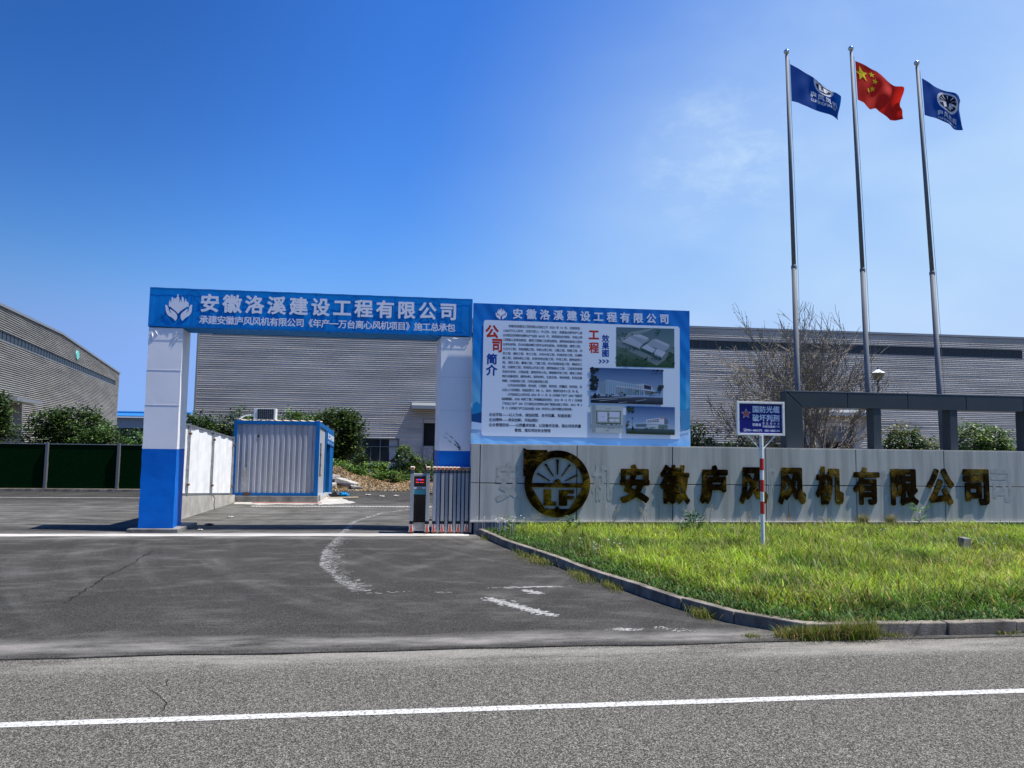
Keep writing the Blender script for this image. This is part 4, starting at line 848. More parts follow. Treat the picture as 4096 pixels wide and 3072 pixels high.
# landscape strips of the print at left, right and bottom
g = MB(); bpoly(g, [(68, 1040), (100, 1010), (150, 1050), (150, 1275), (55, 1260)], (.01, .20, .46), layer()); bpoly(g, [(58, 1130), (100, 1125), (150, 1105), (148, 1215), (55, 1205)], (.004, .055, .20), layer()); bpoly(g, [(55, 1200), (148, 1215), (146, 1272), (52, 1262)], (.008, .17, .50), layer())
bpoly(g, [(55, 1200), (300, 1240), (900, 1290), (2000, 1300), (2118, 1275), (2118, 1295), (1900, 1330), (900, 1330), (52, 1272)], (.42, .58, .80), layer())
bpoly(g, [(2030, 1120), (2070, 1085), (2112, 1060), (2116, 1270), (2030, 1275)], (.06, .26, .50), layer()); g.build('printed_landscape', 'print', bb)
# pale rounded text panel
def rrect(x0, y0, x1, y1, r, tl, tr, br_, bl):
    P = []
    for (cx, cy, a0) in ((tl[0]+r, tl[1]+r, 180), (tr[0]-r, tr[1]+r, 90), (br_[0]-r, br_[1]-r, 0), (bl[0]+r, bl[1]-r, -90)):
        P += [(cx+r*math.cos(R(a0-90*i/6)), cy-r*math.sin(R(a0-90*i/6))) for i in range(7)]
    return P
g = MB(); y = layer(); bpoly(g, rrect(0, 0, 0, 0, 26, (165, 237), (2015, 298), (2020, 1365), (148, 1335)), (.58, .67, .80), y); g.build('text_panel', 'print', bb)
def bline(name, s, x0, y0, x1, y1, size, col, t=0, d2=0, sy=1):
    a, b = BB(x0, y0), BB(x1, y1); s_ = size*(X1-X0)/2055.
    g = MB(); g.cur = col; put_text(g, s, a[0], b[0], s_, (a[1]+b[1])/2, LY[0], t, dup2=d2, sy=sy); return g.build(name, 'print', bb)
layer()
logo(lambda x, y: BB(278+(x-790)*107/590., 122+(y-300)*112/592.), layer(), 'logo_print', bb)
bline('board_title', '安徽洛溪建设工程有限公司', 438, 180, 1912, 228, 92, (.58, .63, .76), .032)
layer(); RED = (.42, .028, .006); NAVY = (.008, .05, .26); BLK = (.012, .012, .02)
bline('heading', '公', 180, 345, 300, 352, 118, RED, .04, sy=1); bline('heading', '司', 240, 478, 325, 480, 100, RED, .035, sy=1.3)
bline('heading', '简', 192, 608, 284, 612, 96, NAVY, .04); bline('heading', '介', 190, 714, 284, 716, 96, NAVY, .04)
bline('heading', '工', 1155, 378, 1252, 380, 96, RED, .045); bline('heading', '程', 1160, 500, 1250, 502, 92, RED, .03, sy=1.1)
bline('heading', '效', 1282, 412, 1346, 414, 66, NAVY, .036); bline('heading', '果', 1282, 482, 1346, 484, 66, NAVY, .036); bline('heading', '图', 1282, 553, 1346, 555, 66, NAVY, .036)
g = MB(); y = layer()
for k in range(3):
    x = 1250+k*34; bpoly(g, [(x, 612), (x+14, 612), (x+34, 628), (x+14, 648), (x, 648), (x+18, 629)], NAVY, y)
g.build('arrow_print', 'print', bb)
TX = ["安徽洛溪建设工程有限公司成立于 2020 年 12 月，注册资金：", "12000万元人民币，法定代表人：叶江伟，住址：安徽省合肥市庐江县", "台创园龙桥路科技孵化产业园 3#102 号。资质类别及等级：市政公用", "工程施工总承包贰级、建筑工程施工总承包贰级、建筑装修装饰工程专", "业承包贰级、防水防腐保暖工程专业承包贰级。经营范围：建筑工程；", "土石方工程；市政道路工程；市政公用工程；公路工程、铁路工程、桥", "梁工程；通信工程、电力工程、水利水电工程；机电安装工程；交通附", "属工程；园林绿化工程；体育场地设施工程；环保工程；建筑装饰工", "程；消防工程；幕墙工程；门窗工程；防水防腐保温工程；钢结构工", "程；古建筑工程；荒地荒山开发工程；建筑智能化工程；工程项目管理", "及技术咨询；工程监理；建筑劳务分包；模板脚手架工程；建筑工程机", "械与设备租赁；建筑材料、装饰材料、五金交电、电线电缆、机电设备", "销售；水电安装工程、冷库设备安装工程。", "公司设有经营部、安全部、工程部、商务部、质量部、财务部、办", "公及人力资源部，有固定职工 598 人，其中：管理与技术人员 78 名。", "公司自成立以来先后 2023 年 11 月 18 日承接了年产 5000 吨医药", "级磷酸酯、5000 吨叔丁基二甲基氯硅烷项目；2023 年 12 月 5 日承接", "了年加工生产 200 万只箱包及宠物玩具扩建建设施工项目；2025 年 5", "月 12 日承接了庐江县台创园 2025 年农村人居环境整治项目等。"]
for i, s in enumerate(TX):
    yl = 295+i*(1070-295)/18.; yr = 317+i*(1087-317)/18.; xl = 347-i*.6; xr = 1098
    if i in (0, 13, 15): xl += 52
    if i == 12: xr = 795; yr = yl+14
    if i == 18: xr = 1022
    if i == 14: xr = 1082
    bline('text_line', s, xl, yl, xr, yr, 26, BLK, .010)['kind'] = 'stuff'
for s, x0, x1, yl, yr in [("企业宗旨——以人为本、诚信经营、合作双赢、和谐发展！", 218, 1018, 1133, 1147), ("企业精神——务实创新、开拓进取！", 218, 705, 1181, 1190), ("企业管理目标——以质量求信誉，以信誉求发展，强化项目质量", 218, 1088, 1228, 1246), ("管理、落实项目安全管理", 460, 800, 1282, 1288)]:
    bline('text_line', s, x0, yl, x1, yr, 31, BLK, .016)['kind'] = 'stuff'
# pictures
def pic(name, P): 
    g = MB()
    layer()
    for pts, col in P: bpoly(g, pts, col, layer(.00005))
    return g.build(name, 'print', bb)
def blobs(cx, cy, rx, ry, n, s, cols, seed):
    r = random.Random(seed); out = []
    for k in range(n):
        x, y = cx+r.uniform(-rx, rx), cy+r.uniform(-ry, ry); q = s*r.uniform(.5, 1.3); m = 7
        out.append(([(x+q*r.uniform(.6, 1.2)*math.cos(6.28*j/m), y+q*.7*r.uniform(.6, 1.2)*math.sin(6.28*j/m)) for j in range(m)], r.choice(cols)))
    return out
GR = [(.012, .04, .03), (.02, .055, .035), (.03, .07, .04)]
# 1: bird's-eye rendering, frame (1417,305)-(1965,322)-(1968,692)-(1417,678)
def vg(x0, x1, y0, y1, c0, c1, n, dy=0):
    return [([(x0, y0+(y1-y0)*k/n), (x1, y0+(y1-y0)*k/n+dy), (x1, y0+(y1-y0)*(k+1)/n+dy), (x0, y0+(y1-y0)*(k+1)/n)], lerp(c0, c1, k/(n-1))) for k in range(n)]
P = vg(1417, 1965, 305, 480, (.06, .12, .16), (.10, .17, .19), 8, 15)+vg(1417, 1967, 480, 678, (.07, .13, .12), (.02, .06, .03), 8, 14)
P += [([(1417, 430), (1560, 350), (1780, 312), (1720, 345), (1600, 380), (1430, 470)], (.16, .22, .25)), ([(1417, 440), (1500, 470), (1860, 625), (1800, 670), (1600, 560), (1417, 480)], (.13, .17, .20)), ([(1780, 420), (1965, 520), (1967, 560), (1840, 640), (1780, 560)], (.12, .16, .18))]
P += blobs(1470, 620, 50, 50, 26, 16, GR, 1)+blobs(1600, 640, 110, 35, 30, 16, GR, 2)+blobs(1930, 610, 35, 60, 16, 16, GR, 3)+blobs(1520, 400, 80, 40, 14, 9, GR, 4)+blobs(1560, 510, 110, 8, 18, 8, GR, 5)+blobs(1750, 600, 90, 14, 18, 8, GR, 6)+blobs(1810, 360, 30, 30, 10, 8, GR, 7)
P += [([(1483, 432), (1545, 395), (1665, 468), (1640, 500), (1620, 498)], (.28, .33, .42)), ([(1545, 395), (1590, 370), (1722, 410), (1725, 430), (1665, 468)], (.20, .26, .33)), ([(1570, 385), (1640, 372), (1722, 408), (1700, 425)], (.32, .37, .46)), ([(1705, 470), (1755, 425), (1918, 475), (1915, 500), (1875, 540)], (.22, .28, .36)), ([(1755, 425), (1800, 418), (1918, 472), (1900, 492)], (.30, .35, .44)), ([(1650, 500), (1705, 468), (1790, 515), (1760, 550)], (.33, .38, .48)), ([(1775, 545), (1800, 510), (1885, 545), (1845, 598), (1780, 575)], (.34, .39, .5)), ([(1780, 560), (1845, 585), (1842, 598), (1778, 572)], (.15, .2, .24)), ([(1483, 436), (1620, 500), (1640, 502), (1638, 510), (1480, 444)], (.45, .47, .5))]
pic('picture', P)
# 2: street view, frame (1177,688)-(1858,708)-(1858,1040)-(1177,1022)
P = vg(1177, 1858, 688, 960, (.035, .09, .22), (.22, .32, .50), 12, 20)+vg(1177, 1858, 955, 1022, (.05, .07, .11), (.012, .016, .03), 6, 18)
P += [([(1262, 832), (1320, 805), (1320, 945), (1262, 930)], (.16, .23, .32)), ([(1320, 805), (1352, 803), (1660, 858), (1660, 945), (1320, 945)], (.22, .33, .46)), ([(1415, 860), (1490, 868), (1490, 945), (1415, 940)], (.20, .26, .36)), ([(1415, 858), (1780, 905), (1780, 915), (1415, 868)], (.42, .46, .54)), ([(1600, 850), (1672, 840), (1762, 868), (1762, 905), (1655, 893)], (.30, .36, .47)), ([(1680, 850), (1745, 866), (1745, 900), (1680, 888)], (.02, .03, .06)), ([(1752, 862), (1766, 864), (1766, 872), (1752, 870)], (.5, .03, .02)), ([(1690, 905), (1755, 915), (1755, 945), (1690, 945)], (.10, .13, .16))]
for k in range(16): P.append(([(1330+k*21, 812+k*3.4), (1333+k*21, 812+k*3.4), (1333+k*21, 945), (1330+k*21, 945)], (.07, .12, .19)))
for k in range(11): P.append(([(1500+k*16, 880+k*2), (1504+k*16, 880+k*2), (1504+k*16, 945), (1500+k*16, 945)], (.03, .05, .06)))
P += blobs(1550, 925, 120, 14, 14, 9, [(.22, .28, .2), (.05, .08, .05)], 12)+blobs(1212, 800, 30, 110, 34, 22, [(.006, .014, .02), (.01, .022, .02)], 13)+blobs(1350, 950, 150, 8, 26, 9, [(.012, .02, .015), (.05, .04, .03)], 14)+blobs(1835, 900, 20, 36, 12, 16, [(.02, .045, .04), (.012, .03, .03)], 15)+blobs(1810, 715, 45, 10, 10, 10, [(.006, .01, .02)], 16)+blobs(1790, 930, 40, 12, 8, 12, [(.05, .07, .03)], 18)
P += [([(1260, 1002), (1430, 985), (1430, 988), (1260, 1006)], (.30, .36, .46)), ([(1600, 1005), (1700, 990), (1700, 994), (1600, 1009)], (.3, .36, .46)), ([(1440, 1020), (1520, 1012), (1520, 1015), (1440, 1024)], (.3, .36, .46)), ([(1177, 985), (1640, 962), (1640, 966), (1177, 992)], (.30, .34, .40)), ([(1211, 930), (1226, 930), (1232, 982), (1205, 982)], (.004, .004, .01))]
pic('picture', P)
# 3: site plan
PC = (.36, .42, .44)
P = [([(1176, 1042), (1480, 1050), (1480, 1310), (1176, 1303)], PC), ([(1185, 1042), (1225, 1043), (1225, 1303), (1185, 1303)], (.22, .27, .32)), ([(1176, 1225), (1480, 1232), (1480, 1262), (1176, 1258)], (.22, .27, .32)), ([(1228, 1095), (1462, 1100), (1462, 1225), (1228, 1220)], (.07, .10, .09)), ([(1236, 1102), (1456, 1106), (1456, 1214), (1236, 1210)], (.25, .30, .28)),
     ([(1246, 1108), (1332, 1110), (1332, 1200), (1246, 1198)], (.46, .50, .66)), ([(1354, 1108), (1446, 1110), (1446, 1160), (1354, 1158)], (.46, .50, .66)), ([(1354, 1176), (1402, 1177), (1402, 1200), (1354, 1199)], (.50, .54, .68)), ([(1408, 1177), (1446, 1178), (1446, 1201), (1408, 1200)], (.50, .54, .68)), ([(1318, 1078), (1366, 1079), (1366, 1082), (1318, 1081)], (.08, .1, .1)), ([(1318, 1284), (1346, 1285), (1346, 1291), (1318, 1290)], (.1, .12, .1)), ([(1276, 1152), (1310, 1153), (1310, 1156), (1276, 1155)], (.15, .15, .2))]
P += blobs(1344, 1160, 6, 60, 14, 5, GR, 31)+blobs(1350, 1225, 110, 5, 26, 5, GR, 32)+blobs(1370, 1262, 100, 3, 16, 4, GR, 33)+blobs(1205, 1170, 4, 100, 12, 3, [(.5, .5, .45), (.1, .12, .1)], 34)
pic('picture', P)
# 4: corner view, frame (1511,1052)-(1968,1065)-(1968,1325)-(1511,1314)
P = vg(1511, 1968, 1052, 1265, (.035, .09, .24), (.24, .36, .56), 10, 12)+vg(1511, 1968, 1262, 1314, (.05, .08, .10), (.015, .03, .02), 5, 12)
P += [([(1575, 1218), (1700, 1205), (1960, 1235), (1968, 1262), (1575, 1262)], (.26, .34, .46)), ([(1698, 1182), (1868, 1160), (1868, 1225), (1698, 1215)], (.48, .52, .62)), ([(1868, 1160), (1905, 1185), (1905, 1222), (1868, 1225)], (.10, .14, .20)), ([(1706, 1188), (1820, 1174), (1820, 1205), (1706, 1208)], (.08, .13, .20)), ([(1832, 1166), (1866, 1162), (1866, 1170), (1832, 1174)], (.5, .04, .03)), ([(1600, 1225), (1700, 1222), (1700, 1250), (1600, 1250)], (.08, .13, .18)), ([(1712, 1238), (1805, 1236), (1805, 1268), (1795, 1268), (1795, 1246), (1712, 1248)], (.46, .48, .48)), ([(1815, 1230), (1900, 1230), (1900, 1268), (1815, 1268)], (.10, .16, .16))]
for k in range(7): P.append(([(1712+k*16, 1180), (1715+k*16, 1180), (1715+k*16, 1208), (1712+k*16, 1208)], (.5, .53, .62)))
P += [([(1706, 1193), (1820, 1188), (1820, 1192), (1706, 1197)], (.5, .53, .62)), ([(1568, 1165), (1570, 1165), (1570, 1255), (1568, 1255)], (.02, .03, .06)), ([(1562, 1158), (1578, 1162), (1576, 1172), (1562, 1168)], (.04, .02, .03)), ([(1566, 1246), (1576, 1244), (1590, 1280), (1564, 1282)], (.01, .015, .03))]
P += blobs(1545, 1085, 34, 28, 22, 13, [(.01, .025, .02), (.03, .05, .03)], 41)+blobs(1525, 1225, 10, 26, 8, 10, [(.14, .06, .02), (.05, .06, .03)], 42)+blobs(1790, 1262, 100, 6, 16, 7, [(.05, .08, .04), (.2, .24, .12)], 43)+blobs(1560, 1300, 45, 8, 12, 10, [(.02, .05, .02)], 44)
pic('picture', P)

# ------------------------------------------------------------------ retractable gate
ga = empty('sliding_gate', (.3, 17.3, 0), 'folded aluminium retractable gate with orange caps and a black control column', 'gate')
def gpost(x, w_, foot, lit, z1=1.5):
    y0, y1 = 17.18 if foot else 17.21, 17.21+.32 if foot else 17.5
    zb = .30 if foot else .03
    g = MB(); g.box(x, x+w_, y0, y1, zb, z1); p = g.build('gate_post', 'gateal', ga, bevel=.004)
    g = MB(); g.box(x-.003, x+w_+.003, y0-.004, y1+.003, z1-.055, z1-.035); g.box(x-.003, x+w_+.003, y0-.004, y1+.003, z1-.02, z1+.002); g.build('dark_band', 'black', p)
    g = MB(); g.prism_y([(x+.008, z1+.004), (x+w_-.008, z1+.004), (x+w_+.006, z1+.03), (x+w_+.006, z1+.082), (x-.006, z1+.082), (x-.006, z1+.03)], y0-.01, y1+.01); c_ = g.build('cap', 'capwhite', p, bevel=.006)
    g = MB(); g.prism_y([(x+.016, z1+.018), (x+w_-.014, z1+.018), (x+w_-.006, z1+.035), (x+w_-.006, z1+.07), (x+.006, z1+.07), (x+.006, z1+.035)], y0-.016, y0-.0105); g.build('reflector', 'orange', p)
    if foot:
        g = MB(); g.box(x-.002, x+w_+.002, y0-.01, y1, .27, .298); g.box(x-.004, x+w_+.004, y0-.006, y1, .235, .262); g.build('dark_band', 'black', p)
        g = MB(); g.prism_y([(x-.004, .235), (x-.006, .07), (x+w_+.006, .07), (x+w_+.004, .235)], y0, y1); g.build('foot_panel', 'conewhite', p)
        g = MB(); cx = x+w_/2; g.prism_y([(cx-.012, .225), (cx-.036, .045), (cx+.036, .045), (cx+.012, .225)], y0-.012, y0-.002); g.build('orange_cone', 'orange', p)
        g = MB()
        for yy in (y0+.02, y1-.04):
            g.tube([(cx, yy-.015, .035), (cx, yy+.015, .035)], .033, 12)
        g.build('wheel', 'black', p)
        g = MB(); g.prism_y([(x-.025, .05), (x-.01, .095), (x+.006, .10), (x+.006, .05)], y0+.01, y0+.04); g.prism_y([(x+w_+.025, .05), (x+w_+.01, .095), (x+w_-.006, .10), (x+w_-.006, .05)], y0+.01, y0+.04); g.build('wheel_guard', 'gateal', p)
gpost(-.405, .085, True, 1); gpost(-.03, .085, True, 1)
for k in range(10): gpost(.135+k*.0965, .072, k % 2 == 0, 1)
cx0, cx1 = -.318, -.032
col_ = empty('control_column', (-.175, 17.3, .07)); col_.parent = ga; col_.location = (-.475, 0, .07)
g = MB(); g.box(cx0, cx1, 17.24, 17.5, .07, 1.41); g.build('casing', 'gateal', col_)
g = MB(); g.box(cx0+.003, cx1-.003, 17.225, 17.24, 1.12, 1.36); g.build('screen', 'blackgloss', col_)
g = MB(); g.box(cx0+.04, cx1-.045, 17.221, 17.2248, 1.255, 1.30); g.box(cx0+.04, cx1-.045, 17.221, 17.2248, 1.165, 1.23); g.build('display_glass', 'ledr', col_)
g = MB(); r = random.Random(4)
for k in range(10):
    x = cx0+.045+k*.020
    if 3 <= k <= 5: continue
    g.box(x, x+.012*r.uniform(.6, 1.2), 17.2185, 17.2205, 1.262, 1.262+.03*r.uniform(.7, 1)); 
for k in range(10):
    if k in (4, ): continue
    x = cx0+.045+k*.020; g.box(x, x+.013*r.uniform(.7, 1.2), 17.2185, 17.2205, 1.205, 1.205+.02*r.uniform(.6, 1))
g.build('red_digits', 'ledred', col_, kind='stuff')
g = MB()
for k in range(3, 6): x = cx0+.045+k*.020; g.box(x, x+.014, 17.2185, 17.2205, 1.262, 1.292)
g.build('blue_digits', 'ledblue', col_, kind='stuff')
g = MB(); g.box(cx0+.003, cx1-.003, 17.228, 17.24, 1.062, 1.105); g.build('band', 'conewhite', col_)
g = MB(); g.box(cx0+.075, cx1-.085, 17.218, 17.228, 1.064, 1.096); g.build('button_plate', 'steelplate', col_)
g = MB(); g.prism_y([(cx0+.004, .93), (cx1-.04, .93), (cx1-.012, .95), (cx1-.012, 1.04), (cx0+.004, 1.04)], 17.226, 17.24); g.build('label', 'teal', col_)
g = MB(); g.box(cx0+.003, cx1-.003, 17.23, 17.24, .335, .925); g.box(cx0-.004, cx1+.004, 17.22, 17.24, .27, .333); g.build('black_panel', 'blackgloss', col_)
g = MB(); g.box(cx0+.003, cx1-.003, 17.232, 17.24, .10, .268); g.build('base_plate', 'steelplate', col_)
g = MB(); g.box(.045, .125, 17.3, 17.33, .3, .33); g.box(.045, .125, 17.3, 17.33, .92, .95); g.build('link_arm', 'black', ga)

# ------------------------------------------------------------------ cable warning sign on the lawn
sg = empty('warning_sign', (6.545, 13.42, .1), 'navy blue cable warning sign on a red and white post in the lawn', 'sign')
YS = 13.42
g = MB(); g.box(6.085, 6.985, YS+.01, YS+.02, 2.445, 3.03); bd = g.build('sign_board', 'signblue', sg)
g = MB(); g.box(6.04, 6.085, YS-.025, YS+.035, 2.40, 3.075); g.box(6.985, 7.03, YS-.025, YS+.035, 2.40, 3.075); g.box(6.085, 6.985, YS-.024, YS+.034, 3.03, 3.073); g.box(6.085, 6.985, YS-.024, YS+.034, 2.402, 2.445); g.build('frame', 'signwhite', sg, bevel=.004)
g = MB()
for (x, z) in [(6.1, 3.012), (6.515, 3.014), (6.965, 3.012), (6.1, 2.463), (6.515, 2.46), (6.965, 2.463)]: g.prism_y([(x-.016, z-.01), (x+.013, z-.016), (x+.017, z+.012), (x-.012, z+.016)], YS-.002, YS+.0095)
g.build('rusty_clip', 'rust', sg)
def band(z0, z1, mt, nm, r_=.0395):
    g = MB(); g.tube([(6.545, YS, z0), (6.545, YS, z1)], r_, 18); g.build(nm, mt, sg, smooth=False)
band(.0, 2.40, 'signwhite', 'post', .0375)
for z0, z1 in ((1.72, 1.95), (1.30, 1.53), (.87, 1.11)): band(z0, z1, 'signred', 'red_band')
for a in (6.27, 6.83):
    g = MB(); g.tube([(a, YS, 2.40), (6.545+(.03 if a > 6.5 else -.03), YS, 2.13)], .011, 8); g.build('brace', 'signwhite', sg)
SM = hom([(430, 300), (1790, 330), (1790, 1215), (440, 1195)], [(6.085, 3.03), (6.985, 3.03), (6.985, 2.445), (6.085, 2.445)])
def sline(s, x0, x1, yc, size, t, nm='sign_words', sy=1.0):
    a, b = SM(x0, yc), SM(x1, yc+(x1-x0)*.02); g = MB(); g.cur = (.68, .74, .86); put_text(g, s, a[0], b[0], size*.9/1355, (a[1]+b[1])/2, YS+.0085, t, sy=sy); g.build(nm, 'print', bd)
ORG[bd] = ORG[bd]
sline('国防光缆', 865, 1715, 480, 200, .03); sline('破坏判刑', 865, 1715, 738, 200, .03)
sline('安徽省', 862, 1140, 945, 90, .012); sline('军区司令部', 1180, 1715, 912, 70, .012); sline('传输线路维护局', 1180, 1720, 1000, 72, .012)
sline('0551-63631275', 690, 1175, 1108, 90, .012, sy=.85); sline('0551-62621306', 1245, 1730, 1120, 90, .012, sy=.85); sline('☎', 578, 665, 1095, 92, 0)
for rr_, c, y in ((160, (.70, .72, .78), .009), (126, (.5, .03, .015), .0078)):
    g = MB(); g.cur = c; P = []
    for i in range(10):
        q = R(90+36*i); ra = rr_ if i % 2 == 0 else rr_*.42; P.append(SM(668+math.cos(q)*ra, 615-math.sin(q)*ra))
    cxy = SM(668, 615); g.add([(cxy[0], YS+y, cxy[1])]+[(a, YS+y, b) for a, b in P], [(0, i+1, (i+1) % 10+1) for i in range(10)]); g.build('star_print', 'print', bd)
a = SM(636, 605); b = SM(700, 605); g = MB(); g.cur = (.7, .6, .4); put_text(g, '八', a[0], b[0], 56*.9/1355, SM(668, 605)[1], YS+.0068, .02); c_ = SM(645, 648); d_ = SM(695, 655); g.quad((c_[0], YS+.0068, d_[1]), (d_[0], YS+.0068, d_[1]), (d_[0], YS+.0068, c_[1]), (c_[0], YS+.0068, c_[1])); g.build('star_print', 'print', bd)

# ------------------------------------------------------------------ white hoarding on its concrete base
wf = empty('white_hoarding', (-6.65, 22, 0), 'white steel hoarding on a pale concrete base beside the left pillar', 'fence')
XF = -6.6
def ft_(y): return 2.57-.074*(y-20.35)
def fb_(y): return .64-.070*(y-20.45)
g = MB(); g.hexa([(XF-.15, 18.3, -.02), (XF+.03, 18.3, -.02), (XF+.03, 25.6, -.02), (XF-.15, 25.6, -.02), (XF-.15, 18.3, fb_(18.3)-.02), (XF+.03, 18.3, fb_(18.3)-.02), (XF+.03, 25.6, fb_(25.6)-.02), (XF-.15, 25.6, fb_(25.6)-.02)]); g.build('concrete_base', 'concrete', wf)
ys = [18.35, 20.62, 22.86, 25.15]
for a, b in zip(ys[:-1], ys[1:]):
    g = MB(); nseg = 14; V = []
    for i in range(nseg+1):
        y = a+.03+(b-a-.06)*i/nseg; xo = XF-.02+(.02 if i in (4, 5, 9, 10) else 0)+rnd.uniform(-.004, .004)
        for k in range(7):
            z = fb_(y)+.05+(ft_(y)-fb_(y)-.08)*k/6; V.append((xo+.008*math.sin(k*1.7+i)*rnd.uniform(.2, 1), y, z))
    g.add(V, [(i*7+k, i*7+k+1, (i+1)*7+k+1, (i+1)*7+k) for i in range(nseg) for k in range(6)]); o = g.build('panel', 'whitepanel', wf)
    sd = o.modifiers.new('thick', 'SOLIDIFY'); sd.thickness = .004
    for (f_, h_, nm) in ((fb_, .0, 'bottom_rail'), (ft_, -.03, 'top_rail')):
        g = MB(); g.hexa([(XF-.03, a, f_(a)+h_), (XF+.025, a, f_(a)+h_), (XF+.025, b, f_(b)+h_), (XF-.03, b, f_(b)+h_), (XF-.03, a, f_(a)+h_+.045), (XF+.025, a, f_(a)+h_+.045), (XF+.025, b, f_(b)+h_+.045), (XF-.03, b, f_(b)+h_+.045)]); g.build(nm, 'galv', wf)
for y in ys[1:]:
    g = MB(); g.box(XF-.03, XF+.05, y-.03, y+.03, fb_(y)-.01, ft_(y)+.04); p = g.build('post', 'galv', wf, bevel=.004)
    for z in (fb_(y)+.28, ft_(y)-.24):
        g = MB(); g.box(XF+.02, XF+.08, y-.05, y+.05, z-.03, z+.03); g.build('clamp', 'rust', p, bevel=.006)
g = MB(); g.tube([(XF+.05, 22.9, .47), (XF+.12, 22.95, .35), (XF+.1, 22.95, .15), (XF+.14, 22.9, .01)], .012, 6); g.build('cable', 'black', label='black cable hanging down the concrete base of the white hoarding', cat='cable')

# ------------------------------------------------------------------ dark green hoarding at the left
gf = empty('green_hoarding', (-15, 30.4, 0), 'very dark green turf clad hoarding with grey posts at the left', 'fence')
px_ = [-28.6, -25.9, -23.2, -20.5, -17.75, -15.05, -12.35, -9.6, -7.0]
for a, b in zip(px_[:-1], px_[1:]):
    g = MB(); g.box(a+.05, b-.05, 30.35, 30.40, .12, 1.86); g.build('panel', 'greenmat', gf)
    g = MB(); g.box(a+.05, b-.05, 30.33, 30.42, 1.862, 1.885); g.build('top_rail', 'galv', gf)
for a in px_:
    g = MB(); g.box(a-.05, a+.05, 30.25, 30.345, -.02, 1.93); g.build('post', 'postgrey', gf, bevel=.006)
g = MB(); g.box(-29, -6.9, 30.2, 30.5, -.02, .10); g.build('base_kerb', 'kerb', gf)
g = MB(); g.hexa([(-16.95, 30.05, 0), (-16.65, 30.05, 0), (-16.65, 30.15, 0), (-16.95, 30.15, 0), (-16.95, 30.05, .07), (-16.65, 30.05, .07), (-16.65, 30.15, .07), (-16.95, 30.15, .07)]); g.build('brick', 'rust', label='single brown brick lying before the dark green hoarding', cat='brick')

# ------------------------------------------------------------------ site cabin
cb = empty('site_cabin', (-5.28, 27.6, .1), 'grey corrugated site cabin with a bright blue steel frame', 'site cabin')
YC, YC2, CX0, CX1 = 25.75, 29.65, -6.75, -3.83
def cz(y, z): return z-(y-YC)*(.075 if z > 1.5 else .055)    # the cabin leans down towards the back
def cbox(name, mt, x0, x1, y0, y1, z0, z1, par=None, bevel=.004):
    g = MB(); g.hexa([(x0, y0, cz(y0, z0)), (x1, y0, cz(y0, z0)), (x1, y1, cz(y1, z0)), (x0, y1, cz(y1, z0)), (x0, y0, cz(y0, z1)), (x1, y0, cz(y0, z1)), (x1, y1, cz(y1, z1)), (x0, y1, cz(y1, z1))])
    return g.build(name, mt, par or cb, bevel=bevel)
cbox('corner_post', 'cabinblue', CX0, CX0+.11, YC, YC+.14, .22, 2.84); cbox('corner_post', 'cabinblue', CX1-.14, CX1, YC, YC+.14, .22, 2.86); cbox('corner_post', 'cabinblue', CX1-.14, CX1, YC2-.14, YC2, .22, 2.82)
cbox('top_beam', 'cabinblue', CX0+.11, CX1-.14, YC+.01, YC+.15, 2.70, 2.835); cbox('bottom_beam', 'cabinblue', CX0+.11, CX1-.14, YC+.01, YC+.15, .225, .32)
cbox('top_beam', 'cabinblue', CX1-.13, CX1-.006, YC+.14, YC2-.14, 2.68, 2.835); cbox('bottom_beam', 'cabindirt', CX1-.13, CX1-.004, YC+.14, YC2-.14, .19, .30)
cbox('roof', 'roof', CX0+.05, CX1-.05, YC+.1, YC2-.05, 2.79, 2.845); cbox('inner_body', 'void', CX0+.1, CX1-.3, YC+.2, YC2-.1, .3, 2.7)
g = MB()
for k in range(10): x = CX0+.2+k*.29; g.prism_y([(x-.045, 2.845), (x+.045, 2.845), (x+.02, 2.875), (x-.02, 2.875)], YC+.02, YC+1.2)
g.build('roof_rib', 'stick', cb)
# front sheet: vertical trapezoid ribs
g = MB(); nr = 14; pitch = (CX1-.14-CX0-.11)/nr; prof = []
for k in range(nr):
    x = CX0+.11+k*pitch; prof += [(x, .0), (x+pitch*.42, .0), (x+pitch*.55, .03), (x+pitch*.87, .03)]
prof.append((CX1-.14, .0)); V = [(x, YC+.045+d, z) for x, d in prof for z in (.32, 2.70)]
g.add(V, [(2*i, 2*i+2, 2*i+3, 2*i+1) for i in range(len(prof)-1)]); g.build('front_sheet', 'cabingrey', cb)
g = MB(); g.tube([(-5.92, YC+.035, 2.28), (-5.92, YC+.06, 2.28)], .04, 14); g.build('vent_hole', 'black', cb)
g = MB(); g.prism_y([(-6.32, .25), (-6.12, .24), (-6.10, .32), (-6.2, .35), (-6.34, .31)], YC-.01, YC+.008); g.build('rust_patch', 'rust', cb)
g = MB(); g.prism_y([(-6.42, .34), (-6.25, .34), (-6.27, 1.15), (-6.34, 1.25), (-6.40, 1.1)], YC+.0435, YC+.0445); M['dirt'] = mat('dirt_streak', (.34, .31, .24), .8, col2=(.42, .42, .42), nscale=5); g.build('dirt_streak', 'dirt', cb)
for z in (.95, 2.1): cbox('hinge', 'rust', CX0-.02, CX0+.06, YC-.012, YC, z, z+.07)
